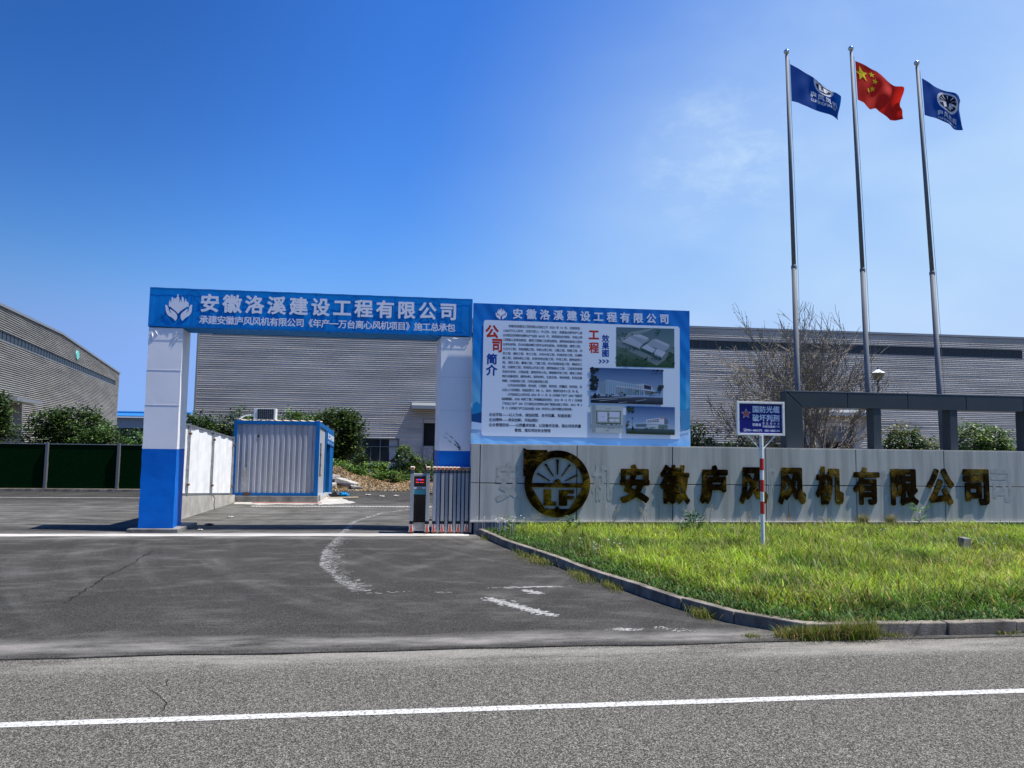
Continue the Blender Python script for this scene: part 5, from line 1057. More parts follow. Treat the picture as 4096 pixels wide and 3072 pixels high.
# right side: wall panels, window, doorway, header sign
def sq(name, mt, y0, y1, z0, z1, x0=CX1-.09, x1=CX1-.05, par=None): return cbox(name, mt, x0, x1, y0, y1, z0, z1, par, .002)
sq('side_panel', 'cabingrey', YC+.14, YC+.62, .3, 2.68); sq('side_panel', 'cabingrey', YC+.62, YC+.98, .3, .98); sq('side_panel', 'cabingrey', YC+.62, YC+.98, 2.12, 2.68); sq('side_panel', 'cabingrey', YC+.98, YC+1.75, .3, 2.68)
wn = sq('window', 'glassdark', YC+.62, YC+.98, .98, 2.12, CX1-.08, CX1-.065); sq('window_bar', 'black', YC+.60, YC+1.0, 1.30, 1.33, CX1-.06, CX1-.04); sq('window_bar', 'black', YC+.60, YC+1.0, 1.70, 1.73, CX1-.06, CX1-.04); sq('window_sill', 'rust', YC+.58, YC+1.02, .94, .98, CX1-.05, CX1-.03)
sq('door_post', 'cabinblue', YC+1.75, YC+1.92, .3, 2.68, CX1-.12, CX1-.01); sq('door', 'whitepanel', YC+1.92, YC2-.14, .3, 2.2, CX1-.55, CX1-.50); sq('door_reveal', 'cabinblue', YC2-.9, YC2-.14, .3, 2.2, CX1-.49, CX1-.012)
hd = sq('header_sign', 'cabinblue', YC+1.95, YC2-.02, 2.18, 2.66, CX1-.01, CX1+.015)
hx, hy0, hy1 = CX1+.018, YC+2.05, YC2-.1
g = MB(); g.cur = (.75, .78, .82)
def hmap(a, b):
    return (hx, a, cz(a, b))
put_text(g, '员工实名制通道', hy0, hy1, .23, 2.49, 0, .02, map2=hmap); put_text(g, 'CONSTRUCTION STAFF', hy0, hy1, .09, 2.27, 0, 0, map2=hmap)
g.build('header_words', 'print', cb, kind='stuff')
g = MB(); g.quad((CX1-.497, YC+2.3, .0+1.25), (CX1-.497, YC+2.75, 1.25), (CX1-.497, YC+2.75, 1.52), (CX1-.497, YC+2.3, 1.52)); g.build('red_notice', 'signred', cb)
g = MB(); g.cur = (.4, .06, .05)
for k, ch in enumerate('安全'):
    put_text(g, ch, YC+2.35, YC+2.7, .28, 1.95-k*.3, 0, .02, map2=lambda a, b: (CX1-.496, a, b))
g.build('door_words', 'print', cb)
# plinth
pb = MB(); pb.box(CX0-.02, CX1+.03, YC-.08, YC+.5, -.02, .215); pb.build('plinth', 'dkconcrete', cb, bevel=.006)
g = MB(); g.hexa([(CX0, YC+.5, -.02), (CX1+.03, YC+.5, -.02), (CX1+.03, YC2, -.02), (CX0, YC2, -.02), (CX0, YC+.5, .18), (CX1+.03, YC+.5, .18), (CX1+.03, YC2, .0), (CX0, YC2, .0)]); g.build('side_plinth', 'concrete', cb)
g = MB(); r = random.Random(2); cp = [(-6.55, YC-.7), (-5.6, YC-1.0), (-4.4, YC-.85), (-3.6, YC-.95), (-2.9, YC-.6), (-2.5, YC-.1), (-2.75, YC+.5), (-3.05, YC+1.2), (-3.2, YC+2.0), (-3.6, YC+2.9), (-3.9, YC+2.9), (-3.9, YC+.2), (-6.55, YC+.2)]; cq = []
for a_, b_ in zip(cp, cp[1:]+cp[:1]):
    for k in range(5): cq.append((a_[0]+(b_[0]-a_[0])*k/5+r.uniform(-.08, .08), a_[1]+(b_[1]-a_[1])*k/5+r.uniform(-.08, .08)))
g.prism_z(cq, -.01, .009); g.build('cement_slab', 'concrete', kind='structure')
# air conditioner on the roof
ac = empty('air_conditioner', (-5.78, 26.1, 2.85), 'white air conditioner unit standing on the cabin roof', 'air conditioner')
g = MB(); g.box(-6.15, -5.40, 25.95, 26.25, 2.86, 3.27); g.build('casing', 'acwhite', ac, bevel=.01)
g = MB(); g.box(-6.02, -5.46, 25.938, 25.948, 2.885, 3.25); g.build('grille_back', 'black', ac)
g = MB()
for k in range(9): g.box(-6.02+k*.0675, -6.02+k*.0675+.008, 25.93, 25.936, 2.885, 3.25)
for k in range(6): g.box(-6.02, -5.46, 25.926, 25.9295, 2.90+k*.065, 2.906+k*.065)
g.build('grille_bar', 'galv', ac, kind='stuff')
g = MB(); g.tube([(-6.15, 26.1, 2.98), (-6.3, 26.05, 3.03), (-6.5, 26.0, 2.98), (-6.62, 25.9, 2.87)], .014, 6); g.build('hose', 'conewhite', ac)

# ------------------------------------------------------------------ litter and debris
def crumple(name, c, r_, mt, label, seed, sq_=.5):
    r = random.Random(seed); g = MB(); k, m = 12, 7; V = []
    for i in range(m+1):
        for j in range(k):
            a = math.pi*i/m; b = 6.283*j/k; q = r_*r.uniform(.6, 1.25); V.append((c[0]+q*1.3*math.sin(a)*math.cos(b), c[1]+q*math.sin(a)*math.sin(b), c[2]+max(0, sq_*q*(1+math.cos(a)))))
    g.add(V, [(i*k+j, (i+1)*k+j, (i+1)*k+(j+1) % k, i*k+(j+1) % k) for i in range(m) for j in range(k)]); return g.build(name, mt, label=label, cat=name.replace('_', ' '))
crumple('plastic_bag', (-3.22, 28.3, 0), .17, 'bagblue', 'crumpled bright blue plastic bag on the asphalt beside the cabin', 1)
crumple('plastic_bag', (-3.55, 28.25, 0), .17, 'bagblack', 'crumpled black plastic bag between the cabin and the blue bag', 2)
g = MB(); g.tube([(-3.3, 27.6, .03), (-2.6, 27.75, .03)], .025, 5); g.build('timber_offcut', 'stick', label='thin pale timber offcut lying below the blue bag, right one of two', cat='timber')
g = MB(); g.tube([(-3.7, 27.45, .03), (-3.2, 27.42, .04)], .02, 5); g.build('timber_offcut', 'stick', label='short timber offcut touching the cement by the cabin corner, left one of two', cat='timber')
g = MB(); g.tube([(-5.9, 25.2, .03), (-3.6, 25.25, .03)], .014, 5); g.build('steel_rod', 'redstick', label='long thin reddish rod lying in front of the cabin', cat='rod')
for i, (x, y, s) in enumerate([(-5.4, 20.7, .07), (-5.35, 17.9+.0, .05), (-5.45, 18.9, .08), (-2.35, 29.0, .10), (-1.75, 28.4, .08), (-1.2, 28.6, .1), (-3.7, 24.8, .07)]):
    crumple('rubble_lump', (x, y, 0), s, 'rock' if i != 2 else 'black', ['small lump lying near the foot of the white hoarding', 'small lump near the left pillar footing', 'dark crumpled scrap on the asphalt behind the left pillar', 'pale flat scrap on the asphalt right of the cabin', 'small pale scrap in the middle of the far asphalt', 'yellowish scrap on the asphalt left of the control column', 'pale scrap in front of the cabin plinth'][i], 20+i, .3)
# bank of spoil
g = MB(); NX, NY = 70, 30
def spoil(x, y):
    e = max(0, 1-((y-34.6)/3.0)**2)**.8*(.30+.10*math.sin(x*1.3)+.05*math.sin(x*3.7+y*2)); e *= max(0, min(1, (4.6-abs(x+.4))/1.0)) if x > 0 else 1
    e += .55*math.exp(-((x+4.4)**2/1.1+(y-33.6)**2/1.2)); return e
V = [(-7+9*i/NX, 31.6+6*j/NY, spoil(-7+9*i/NX, 31.6+6*j/NY)*(1 if 0 < j < NY else 0)+rnd.uniform(0, .05)-.02) for i in range(NX+1) for j in range(NY+1)]
g.add(V, [(i*(NY+1)+j, (i+1)*(NY+1)+j, (i+1)*(NY+1)+j+1, i*(NY+1)+j+1) for i in range(NX) for j in range(NY)]); g.build('spoil_bank', 'soil', kind='structure')
n = 15000; sx = nrs.uniform(-6.5, 1.7, n); sy_ = nrs.uniform(31.4, 35.2, n); sz = np.array([spoil(a, b) if b > 31.7 else 0 for a, b in zip(sx, sy_)])+.01
c = np.where(nrs.rand(n, 1) < .55, np.array([.33, .19, .07]), np.array([.48, .36, .2]))*nrs.uniform(.4, 1.2, (n, 1))
blades('dry_straw', sx, sy_, sz, nrs.uniform(.03, .13, n), np.full(n, .011), c, 1.9, 'brown dry straw covering the bank behind the yard', 'straw', material='straw')
g = MB(); r = random.Random(8)
for k in range(420):
    x = r.uniform(-6.4, 1.8); y = 31.45+abs(r.gauss(0, .7)); z = (spoil(x, y) if y > 31.7 else 0)-.01; s = r.uniform(.03, .10)
    a = r.uniform(0, 3.14); ca, sa = math.cos(a)*s, math.sin(a)*s; h = s*r.uniform(.3, .9); t = r.uniform(-.03, .03)
    g.hexa([(x-ca, y-sa, z), (x+sa*.6, y-ca*.6, z), (x+ca, y+sa, z), (x-sa*.6, y+ca*.6, z), (x-ca*.7+t, y-sa*.7, z+h), (x+sa*.5+t, y-ca*.5, z+h*.8), (x+ca*.8+t, y+sa*.8, z+h), (x-sa*.5+t, y+ca*.5, z+h*1.1)])
g.build('rubble', 'rock', kind='stuff', label='small pale stones and concrete chips along the front of the bank', cat='rubble')
def slab(c, sx_, sy2, sz_, rz, tilt, label, seed):
    r = random.Random(seed); g = MB(); P = []
    for k in range(8):
        x, y, z = (sx_ if k in (1, 2, 5, 6) else -sx_)*r.uniform(.75, 1), (sy2 if k in (2, 3, 6, 7) else -sy2)*r.uniform(.75, 1), (sz_ if k > 3 else 0)*r.uniform(.8, 1.1); z += x*tilt
        P.append((c[0]+x*math.cos(rz)-y*math.sin(rz), c[1]+x*math.sin(rz)+y*math.cos(rz), c[2]+z))
    g.hexa(P); return g.build('concrete_slab', 'rock', label=label, cat='rubble', bevel=.03)
slab((-4.25, 32.6, .45), .35, .4, .22, .3, -.15, 'pale broken slab topmost on the rubble beside the cabin', 1); slab((-3.5, 32.3, .2), .5, .4, .24, -.3, -.25, 'large grey slab leaning right of the rubble pile top', 2); slab((-4.3, 32.0, .12), .3, .3, .16, .8, .2, 'small broken slab at the bottom of the rubble pile', 3); slab((-3.1, 31.9, .06), .3, .25, .15, .2, -.2, 'low grey slab at the right foot of the rubble pile', 4)

# ------------------------------------------------------------------ trees, shrubs
def leaves(g, blobs_, n, size, cols, seed, flat=.5, clump=.35, dens=26):
    r = np.random.RandomState(seed); W_ = np.array([b[3]*b[4]*b[5] for b in blobs_]); W_ = W_/W_.sum(); vi = []
    nc = max(6, n//dens)
    which = r.choice(len(blobs_), nc, p=W_)
    for q in range(nc):
        b = blobs_[which[q]]; d = r.normal(size=3); d /= np.linalg.norm(d); rad = r.uniform(.35, 1)**.5*(1.08 if r.rand() < .2 else .96)
        cx, cy, cz_ = b[0]+d[0]*b[3]*rad, b[1]+d[1]*b[4]*rad, b[2]+d[2]*b[5]*rad; cs = clump*r.uniform(.6, 1.3)
        base = np.array(cols[r.randint(len(cols))]); m = dens
        P = r.normal(size=(m, 3))*np.array([cs, cs, cs*.6])*.5+np.array([cx, cy, cz_])
        A = r.uniform(0, 6.28, m); E = r.uniform(-.5, .9, m); s = size*r.uniform(.6, 1.3, m)
        D = np.stack([np.cos(A)*np.cos(E), np.sin(A)*np.cos(E), np.sin(E)], 1)*s[:, None]; T = np.stack([-np.sin(A), np.cos(A), r.uniform(-.6, .6, m)], 1)*(s*.36)[:, None]
        vv = r.uniform(.7, 1.35, m)
        for k in range(m):
            p = P[k]
            if p[2] < .03: continue
            g.cur = tuple(base*vv[k]); g.add([p, p+D[k]*.5+T[k], p+D[k], p+D[k]*.5-T[k]], [(0, 1, 2, 3)])
DK = [(.024, .05, .012), (.04, .075, .015), (.065, .10, .02)]; MD = [(.04, .09, .015), (.06, .13, .02), (.09, .16, .03)]; LT = [(.09, .17, .02), (.14, .22, .03), (.05, .11, .02)]; OL = [(.10, .12, .03), (.15, .15, .04), (.05, .08, .02)]
def tree(name, x, y, blobs_, n, size, cols, label, seed, tr=.09, group=None, clump=.35, cat='tree'):
    rt_ = empty(name, (x, y, 0), label, cat, group); r = random.Random(seed); g = MB()
    top = sum(b[2] for b in blobs_)/len(blobs_)
    g.tube([(x, y, -.05), (x+.05, y, top*.5), (x, y, top)], [tr, tr*.75, tr*.4], 8)
    for b in blobs_:
        for k in range(3): g.tube([(x, y, top*.35), ((x+b[0])/2+r.uniform(-.2, .2), (y+b[1])/2, (top*.4+b[2])/2), (b[0]+r.uniform(-.4, .4)*b[3], b[1]+r.uniform(-.4, .4)*b[4], b[2]+r.uniform(-.1, .5)*b[5])], [tr*.5, tr*.3, tr*.12], 5)
    g.build('trunk', 'bark', rt_); g = MB(); leaves(g, blobs_, n, size, cols, seed, clump=clump); g.build('crown', 'leaf', rt_)
    return rt_
tree('tree', -20.3, 35, [(-20.6, 35, 2.6, 1.5, 1.3, 1.2), (-20.3, 35, 3.6, .9, .8, .9), (-21.5, 35, 3.3, 1, 1, 1.2), (-19.6, 35, 1.9, .9, .9, 1.0), (-19.9, 35, 3.5, .75, .8, .85), (-20.2, 35, 2.8, 1.0, .9, 1.0)], 15000, .14, DK, 'dark leafy tree at the left edge behind the green hoarding', 1, group='trees behind the green hoarding')
tree('tree', -16.6, 35, [(-17.3, 35, 2.3, 1.1, 1, 1.2), (-16.3, 35, 2.4, 1.3, 1, 1.2), (-15.5, 35, 2.3, 1.0, 1, 1.0)], 11000, .14, DK+MD[:1], 'broad bushy tree in the middle behind the green hoarding', 2, group='trees behind the green hoarding')
tree('tree', -14.9, 34, [(-14.7, 34, 1.9, .8, .8, .8), (-15.3, 34, 1.7, .6, .6, .9)], 4500, .12, DK+MD[:2], 'lower leafy tree right of the broad one behind the green hoarding', 3, group='trees behind the green hoarding')
tree('tree', -13.0, 35, [(-13.2, 35, 1.8, .9, .8, .7), (-12.3, 35, 2.5, .6, .6, .8), (-12.6, 35, 1.6, .9, .8, .8)], 6000, .12, MD, 'greener tree by the left pillar behind the green hoarding', 4, group='trees behind the green hoarding')
tree('tree', -9.3, 31, [(-9.6, 31, 2.3, .9, .7, .9), (-8.8, 31, 2.2, .8, .7, .8), (-8.1, 31, 2.4, .5, .5, 1.0), (-10.2, 31, 1.9, .5, .5, .6)], 8000, .12, DK+MD[:1], 'loose leafy tree over the top of the white hoarding', 5, group='trees behind the cabin')
tree('tree', -7.3, 32, [(-7.5, 32, 2.3, .7, .6, 1.1), (-6.9, 32, 2.9, .45, .4, .6)], 4500, .12, MD, 'tree just left of the air conditioner behind the cabin', 6, group='trees behind the cabin')
tree('tree', -5.9, 33, [(-5.9, 33, 2.5, .8, .6, 1.0)], 3500, .12, MD, 'small green tree right of the air conditioner behind the cabin', 7, group='trees behind the cabin')
tree('tree', -4.8, 39, [(-5.1, 39, 2.4, 1.5, 1.2, 1.5), (-4.3, 39, 2.7, .9, 1, 1.1), (-5.6, 39, 1.2, 1.3, 1, 1.1), (-4.2, 39, 1.6, .7, .9, .8)], 17000, .14, DK, 'large very dark evergreen tree right of the cabin before the warehouse window', 8, tr=.13)
for i, (x, y, bl, n, cl, lb) in enumerate([
    (-3.35, 36.3, [(-3.35, 36.3, .9, .32, .3, .75)], 1800, DK, 'narrow dark columnar shrub before the warehouse window'),
    (-1.15, 36, [(-1.2, 36, 1.3, .45, .4, .75), (-.8, 36, 1.0, .5, .4, .5), (-1.1, 36, .6, .7, .5, .6)], 3800, MD+OL[:1], 'upright light green shrub under the warehouse curtain'),
    (-.15, 37.5, [(-.2, 37.5, .6, .7, .5, .6)], 2200, DK+MD[:1], 'rounded bush behind the control column'),
    (-2.6, 35.8, [(-2.7, 35.8, .6, .7, .5, .5), (-2.0, 35.8, .65, .6, .4, .5)], 3200, LT, 'low bright green weeds in the middle of the bank'),
    (-4.0, 34.6, [(-4.2, 34.6, .7, .7, .5, .55), (-3.4, 34.6, .55, .5, .4, .4)], 3000, LT, 'bright green weeds beside the rubble pile'),
    (-2.1, 34.3, [(-2.3, 34.3, .5, .5, .3, .3), (-1.4, 34.3, .45, .5, .3, .3)], 1600, LT, 'yellow green low weeds at the front of the bank'),
    (.75, 34, [(.6, 34, .5, .6, .4, .5), (1.3, 34, .7, .5, .4, .7)], 2200, MD, 'leafy weeds seen between the gate posts'),
    (.9, 41, [(.9, 41, 1.2, .6, .5, .7), (.8, 41, 1.7, .45, .4, .4)], 2200, DK, 'dark small tree seen inside the warehouse doorway')]):
    tree('shrub', x, y, bl, n, .11, cl, lb, 30+i, tr=.025, group='shrubs and weeds on the bank' if i < 7 else None, clump=.22, cat='shrub')
for i, (x, y, bl, n, cl, lb) in enumerate([
    (9.4, 24, [(9.35, 24, 2.35, .65, .5, .6), (9.0, 24, 2.0, .5, .5, .5)], 2600, DK+MD[:1], 'green bush behind the right edge of the billboard'),
    (11.6, 25, [(11.3, 25, 1.8, .9, .6, .7), (12.3, 25, 1.9, .8, .6, .75)], 4500, DK, 'very dark bush behind the warning sign'),
    (17.2, 24, [(17.1, 24, 2.3, .75, .6, .75), (18.0, 24, 2.1, .6, .5, .5), (16.6, 24, 2.0, .5, .5, .6)], 5200, OL+MD[:1], 'olive green bush in the second opening of the portal frame'),
    (20.2, 24, [(19.7, 24, 2.4, .7, .6, .7), (20.5, 24, 2.3, .75, .6, .8), (20.9, 24, 2.0, .5, .5, .5)], 6200, LT+OL[:1], 'bright yellow green bush in the right opening of the portal frame')]):
    tree('bush', x, y, bl, n, .10, cl, lb, 60+i, tr=.04, group='bushes behind the sign wall', clump=.25, cat='bush')
# bare tree
bt_ = empty('bare_tree', (13.4, 23.6, 0), 'tall nearly leafless many stemmed tree behind the portal frame', 'tree')
g = MB(); lf = MB(); r = random.Random(21); cnt = [0]
def branch(p, d, ln, rad, lvl):
    n = 4 if lvl < 4 else 3; pts = [p]; rs = [rad]; q = p.copy(); dd = d.copy()
    for k in range(n):
        dd = (dd+Vector((r.gauss(0, .11), r.gauss(0, .11), r.gauss(.03, .08)))).normalized(); q = q+dd*(ln/n); pts.append(q.copy()); rs.append(rad*(1-.14*(k+1)))
    g.tube(pts, rs, 5 if lvl < 2 else 3, cap=False); cnt[0] += 1
    if lvl >= 5:
        if (q.x < 12.4 and r.random() < .8) or r.random() < .12:
            for k in range(2):
                a = r.uniform(0, 6.28); s = .05; pp = pts[r.randint(1, n)]; lf.cur = r.choice([(.26, .22, .06), (.18, .13, .05), (.13, .14, .03)])
                D = Vector((math.cos(a), math.sin(a), r.uniform(-.5, .5)))*s; T = Vector((-math.sin(a), math.cos(a), .3))*s*.5; lf.add([pp, pp+D*.5+T, pp+D, pp+D*.5-T], [(0, 1, 2, 3)])
        return
    m = 4 if lvl == 3 or (lvl == 2 and r.random() < .4) else 3
    for k in range(m):
        t = n if k == 0 else r.randint(1, n); base = pts[t]
        ax = Vector((r.gauss(0, 1), r.gauss(0, 1), r.gauss(0, .5))); ax = (ax-dd*ax.dot(dd)).normalized(); sp = r.uniform(.30, .65) if k else r.uniform(.05, .25)
        nd = (dd*math.cos(sp)+ax*math.sin(sp)).normalized(); branch(base, nd, ln*r.uniform(.60, .80), max(.0085, rs[t]*r.uniform(.58, .75)), lvl+1)
for k, (tilt, ln0) in enumerate([(.02, 2.2), (-.16, 2.15), (.16, 2.1), (-.36, 2.1), (.34, 1.9), (-.56, 1.95), (.52, 1.65), (-.78, 1.8), (-.98, 1.6), (-.26, 2.0), (.72, 1.25), (.07, 2.1), (-.46, 2.0), (-.66, 1.85)]):
    d = Vector((math.sin(tilt), .35*r.uniform(-1, 1)*math.cos(tilt), math.cos(tilt))).normalized()
    branch(Vector((13.4+.15*tilt+r.uniform(-.05, .05), 23.6+r.uniform(-.15, .15), .9)), d, ln0*r.uniform(.95, 1.05), r.uniform(.05, .085), 0)
g.tube([(13.4, 23.6, -.05), (13.4, 23.6, 1.0)], [.24, .2], 10)
g.build('branches', 'barebark', bt_); lf.build('withered_leaves', 'leaf', bt_)
# trees across the road, behind the photographer: only their reflection shows in the gold letters
for i, x in enumerate((-22, -8, 6, 20)):
    tree('roadside_tree', x, -17, [(x, -17, 5.5, 6.5, 3, 4.5), (x+3, -17, 2.5, 5, 2.5, 2.5)], 3000, .9, DK, ['tree across the road seen only as a dark reflection, far left', 'tree across the road seen only as a dark reflection, left of centre', 'tree across the road seen only as a dark reflection, right of centre', 'tree across the road seen only as a dark reflection, far right'][i], 90+i, tr=.3, clump=2.2)

# ------------------------------------------------------------------ garden lamp
lm = empty('street_lamp', (17.55, 26, 0), 'garden lamp with a cream tapered shade behind the middle flagpole', 'lamp')
g = MB(); g.tube([(17.55, 26, 0), (17.55, 26, 4.82)], .045, 10); g.build('post', 'black', lm)
g = MB(); g.tube([(17.55, 26, 4.82), (17.55, 26, 4.86), (17.55, 26, 5.12)], [.06, .15, .24], 12); g.build('lamp_shade', 'cream', lm, smooth=False)
g = MB(); g.tube([(17.55, 26, 5.12), (17.55, 26, 5.17), (17.55, 26, 5.26)], [.28, .2, .05], 12); g.build('lamp_cap', 'signwhite', lm)
g = MB(); g.tube([(17.55, 26, 5.26), (17.55, 26, 5.36)], [.03, .012], 8); g.build('finial', 'black', lm)

# ------------------------------------------------------------------ warehouses
PIT = .145
def corrugated(g, o, ux, L0, L1, z0, z1, nrm, top=None, dep=.062, segs=6.5, seed=0):
    """horizontal ribs along direction ux from L0 to L1, between z0 and z1 (or a roof line top(L))"""
    n = max(1, int(round((L1-L0)/segs))); prof = []; z = z0
    while z < z1-1e-4:
        for f_, d in ((0, 0), (.30, 0), (.44, 1), (.60, 1)):
            if z+f_*PIT <= z1: prof.append((z+f_*PIT, d*dep))
        z += PIT
    prof.append((z1, 0)); r = np.random.RandomState(seed); wob = r.normal(0, .0035, (n+1, len(prof)//4+2)); V = []; k = len(prof)
    for i in range(n+1):
        l = L0+(L1-L0)*i/n
        for j, (zz, d) in enumerate(prof):
            if top is not None: zz = min(zz, top(l))
            dd = d+wob[i, j//4]; V.append((o[0]+ux[0]*l+nrm[0]*dd, o[1]+ux[1]*l+nrm[1]*dd, zz))
    g.add(V, [(i*k+j, (i+1)*k+j, (i+1)*k+j+1, i*k+j+1) for i in range(n) for j in range(k-1)])
WY = 50.3; wh = empty('warehouse', (20, 55, 0), 'huge grey corrugated steel warehouse behind the gate and sign wall', 'warehouse')
XL, XR = -15.72, 62.; O = (0, WY); U = (1, 0); NN = (0, -1)
ZT = lambda x: 10.83+.005*(x-19)*.9
g = MB(); corrugated(g, O, U, XL, XR, 4.0, 9.27, NN, seed=1); corrugated(g, O, U, XL, -.42, 2.31, 4.0, NN, seed=2, segs=2.0); corrugated(g, O, U, 2.3, 29.5, 2.31, 4.0, NN, seed=3); corrugated(g, O, U, 31.8, XR, 2.31, 4.0, NN, seed=4)
corrugated(g, O, U, -2.03, -.42, .66, 2.31, NN, seed=5, segs=.8); corrugated(g, O, U, XL, -6.3, .66, 2.31, NN, seed=6); corrugated(g, O, U, 2.3, 8, .66, 2.31, NN, seed=7); corrugated(g, O, U, 31.8, 35, .66, 2.31, NN, seed=9); corrugated(g, O, U, 26.5, 29.5, .66, 2.31, NN, seed=10)
corrugated(g, O, U, XL, XR, 9.98, 10.84, NN, seed=8); corrugated(g, O, U, XL, -14.86, 9.27, 9.98, NN); corrugated(g, O, U, 46.1, XR, 9.27, 9.98, NN)
g.build('cladding', 'corr', wh)
g = MB(); g.box(XL-.02, XR, WY-.10, WY-.04, 10.84, 11.0); g.box(XL-.12, XL, WY-.12, WY+.2, 0, 11.0); g.build('edge_trim', 'trimgrey', wh)
g = MB(); g.box(XL, -6.3, WY-.02, WY+.1, 0, .655); g.box(-6.3, -.42, WY-.02, WY+.1, 0, .64); g.box(2.3, 29.5, WY-.02, WY+.1, 0, .65); g.box(31.8, XR, WY-.02, WY+.1, 0, .65); g.build('base_wall', 'whiteplaster', wh)
g = MB(); g.box(XL, XR, WY+.25, WY+30, 0, 10.8); g.build('building_body', 'void', wh)
g = MB(); g.add([(XL, WY-.05, 10.98), (XR, WY-.05, 10.98), (XR, WY+14, 12.6), (XL, WY+14, 12.6), (XR, WY+30, 10.9), (XL, WY+30, 10.9)], [(0, 1, 2, 3), (3, 2, 4, 5)]); g.build('roof', 'roof', wh)
g = MB(); corrugated(g, (XL, 0), (0, 1), WY, WY+30, 0, 10.84, (-1, 0)); g.build('cladding', 'corr', wh)
# upper window strip
def panes(root, o, ux, nrm, L0, L1, z0, z1, n, first='window_pane'):
    st = (L1-L0)/n; base = None; ang = math.atan2(ux[1], ux[0])
    for i in range(n):
        l = L0+st*i; p = (o[0]+ux[0]*l, o[1]+ux[1]*l, z0)
        if base is None:
            me = bpy.data.meshes.new('pane'); w_, h_ = st-.05, z1-z0
            me.from_pydata([(0, 0, 0), (w_, 0, 0), (w_, 0, h_), (0, 0, h_), (0, .02, 0), (w_, .02, 0), (w_, .02, h_), (0, .02, h_)], [], [(0, 1, 2, 3), (1, 5, 6, 2), (4, 0, 3, 7), (3, 2, 6, 7), (0, 4, 5, 1)]); me.materials.append(M['stripglass']); base = me
        ob = bpy.data.objects.new('window_pane', base); COL.objects.link(ob); ob.parent = root; ob.location = Vector(p)-Vector(ORG[root]); ob.rotation_euler = (R(nrs.uniform(-.4, .4)), 0, ang)
M['stripglass'] = mat('strip_window_glass', (.022, .028, .030), .4, spec=.25, col2=(.045, .055, .06), nscale=.35)
panes(wh, (0, WY+.03), (1, 0), NN, -14.86, 46.05, 9.30, 9.95, 98)
g = MB(); g.box(-14.9, 46.1, WY+.055, WY+.2, 9.27, 9.98); g.build('window_recess', 'frame', wh)
g = MB(); g.box(-14.9, 46.1, WY-.06, WY+.05, 9.245, 9.285); g.box(-14.9, 46.1, WY-.06, WY+.05, 9.955, 9.99); g.build('window_rail', 'trimgrey', wh)
# ground floor window with curtain
g = MB(); g.box(-6.3, -2.03, WY+.12, WY+.14, .74, 2.29); g.build('window_pane', 'glassdark', wh)
g = MB()
for x in (-6.3, -5.5, -4.62, -3.33, -2.07): g.box(x-.03, x+.03, WY+.02, WY+.11, .74, 2.29)
g.box(-6.3, -2.03, WY+.015, WY+.105, 1.74, 1.79); g.box(-3.98, -3.95, WY+.03, WY+.11, .76, 1.74); g.box(-6.36, -2.0, WY-.06, WY+.1, 2.292, 2.33); g.box(-6.36, -2.0, WY-.08, WY+.1, .67, .73); g.build('window_frame', 'frame', wh)
g = MB(); V = []; nn = 24
for i in range(nn+1):
    q = i/nn; x = -2.72+q*.6; V += [(x, WY+.10+.018*math.sin(i*1.6), 2.27), (x, WY+.10+.018*math.sin(i*1.6), 1.6), (-2.72+q*.38+.03, WY+.10+.012*math.sin(i*1.6), 1.05), (-2.70+q*.06, WY+.105, .8)]
g.add(V, [(4*i+j, 4*i+4+j, 4*i+5+j, 4*i+1+j) for i in range(nn) for j in range(3)]); g.build('curtain', 'curtain', wh)
g = MB(); g.box(8, 26.5, WY+.10, WY+.13, .68, 2.29); g.box(35, 61, WY+.10, WY+.13, .68, 2.29); g.build('window_pane', 'glassdark', wh)
# doors and canopies
for (x0, x1, zt, c0, c1, zc) in ((-.42, 2.3, 3.78, -1.2, 3.2, 4.40), (29.5, 31.8, 4.05, 28.6, 33.4, 4.5)):
    g = MB(); g.box(x0, x0+.07, WY-.05, WY+.1, 0, zt); g.box(x1-.07, x1, WY-.05, WY+.1, 0, zt); g.box(x0+.07, x1-.07, WY-.05, WY+.1, zt-.06, zt); g.build('door_frame', 'trimgrey', wh)
    g = MB(); corrugated(g, (0, WY+.05), U, x0+.07, x1-.07, zt-.32, zt-.06, NN, dep=.02); corrugated(g, O, U, x0, x1, zt, 4.0, NN) if zt < 3.95 else None; g.build('roller_shutter', 'corr', wh)
    g = MB(); g.add([(c0, WY-1.15, zc), (c1, WY-1.15, zc), (c1, WY, zc), (c0, WY, zc), (c0, WY-1.15, zc+.24), (c1, WY-1.15, zc+.24), (c1, WY, zc+.5), (c0, WY, zc+.5)], [(0, 3, 2, 1), (4, 5, 6, 7), (0, 1, 5, 4), (1, 2, 6, 5), (2, 3, 7, 6), (3, 0, 4, 7)]); g.build('canopy', 'trimgrey', wh)
g = MB(); g.box(29.57, 31.73, WY+.15, WY+.2, 2.6, 3.9); g.build('door_leaf', 'frame', wh)
g = MB(); g.box(-.35, .35, WY-.5, WY-.4, 0, 1.86); g.box(.42, .5, WY-.5, WY-.4, 0, 1.86); g.build('door_leaf', 'galv', wh)

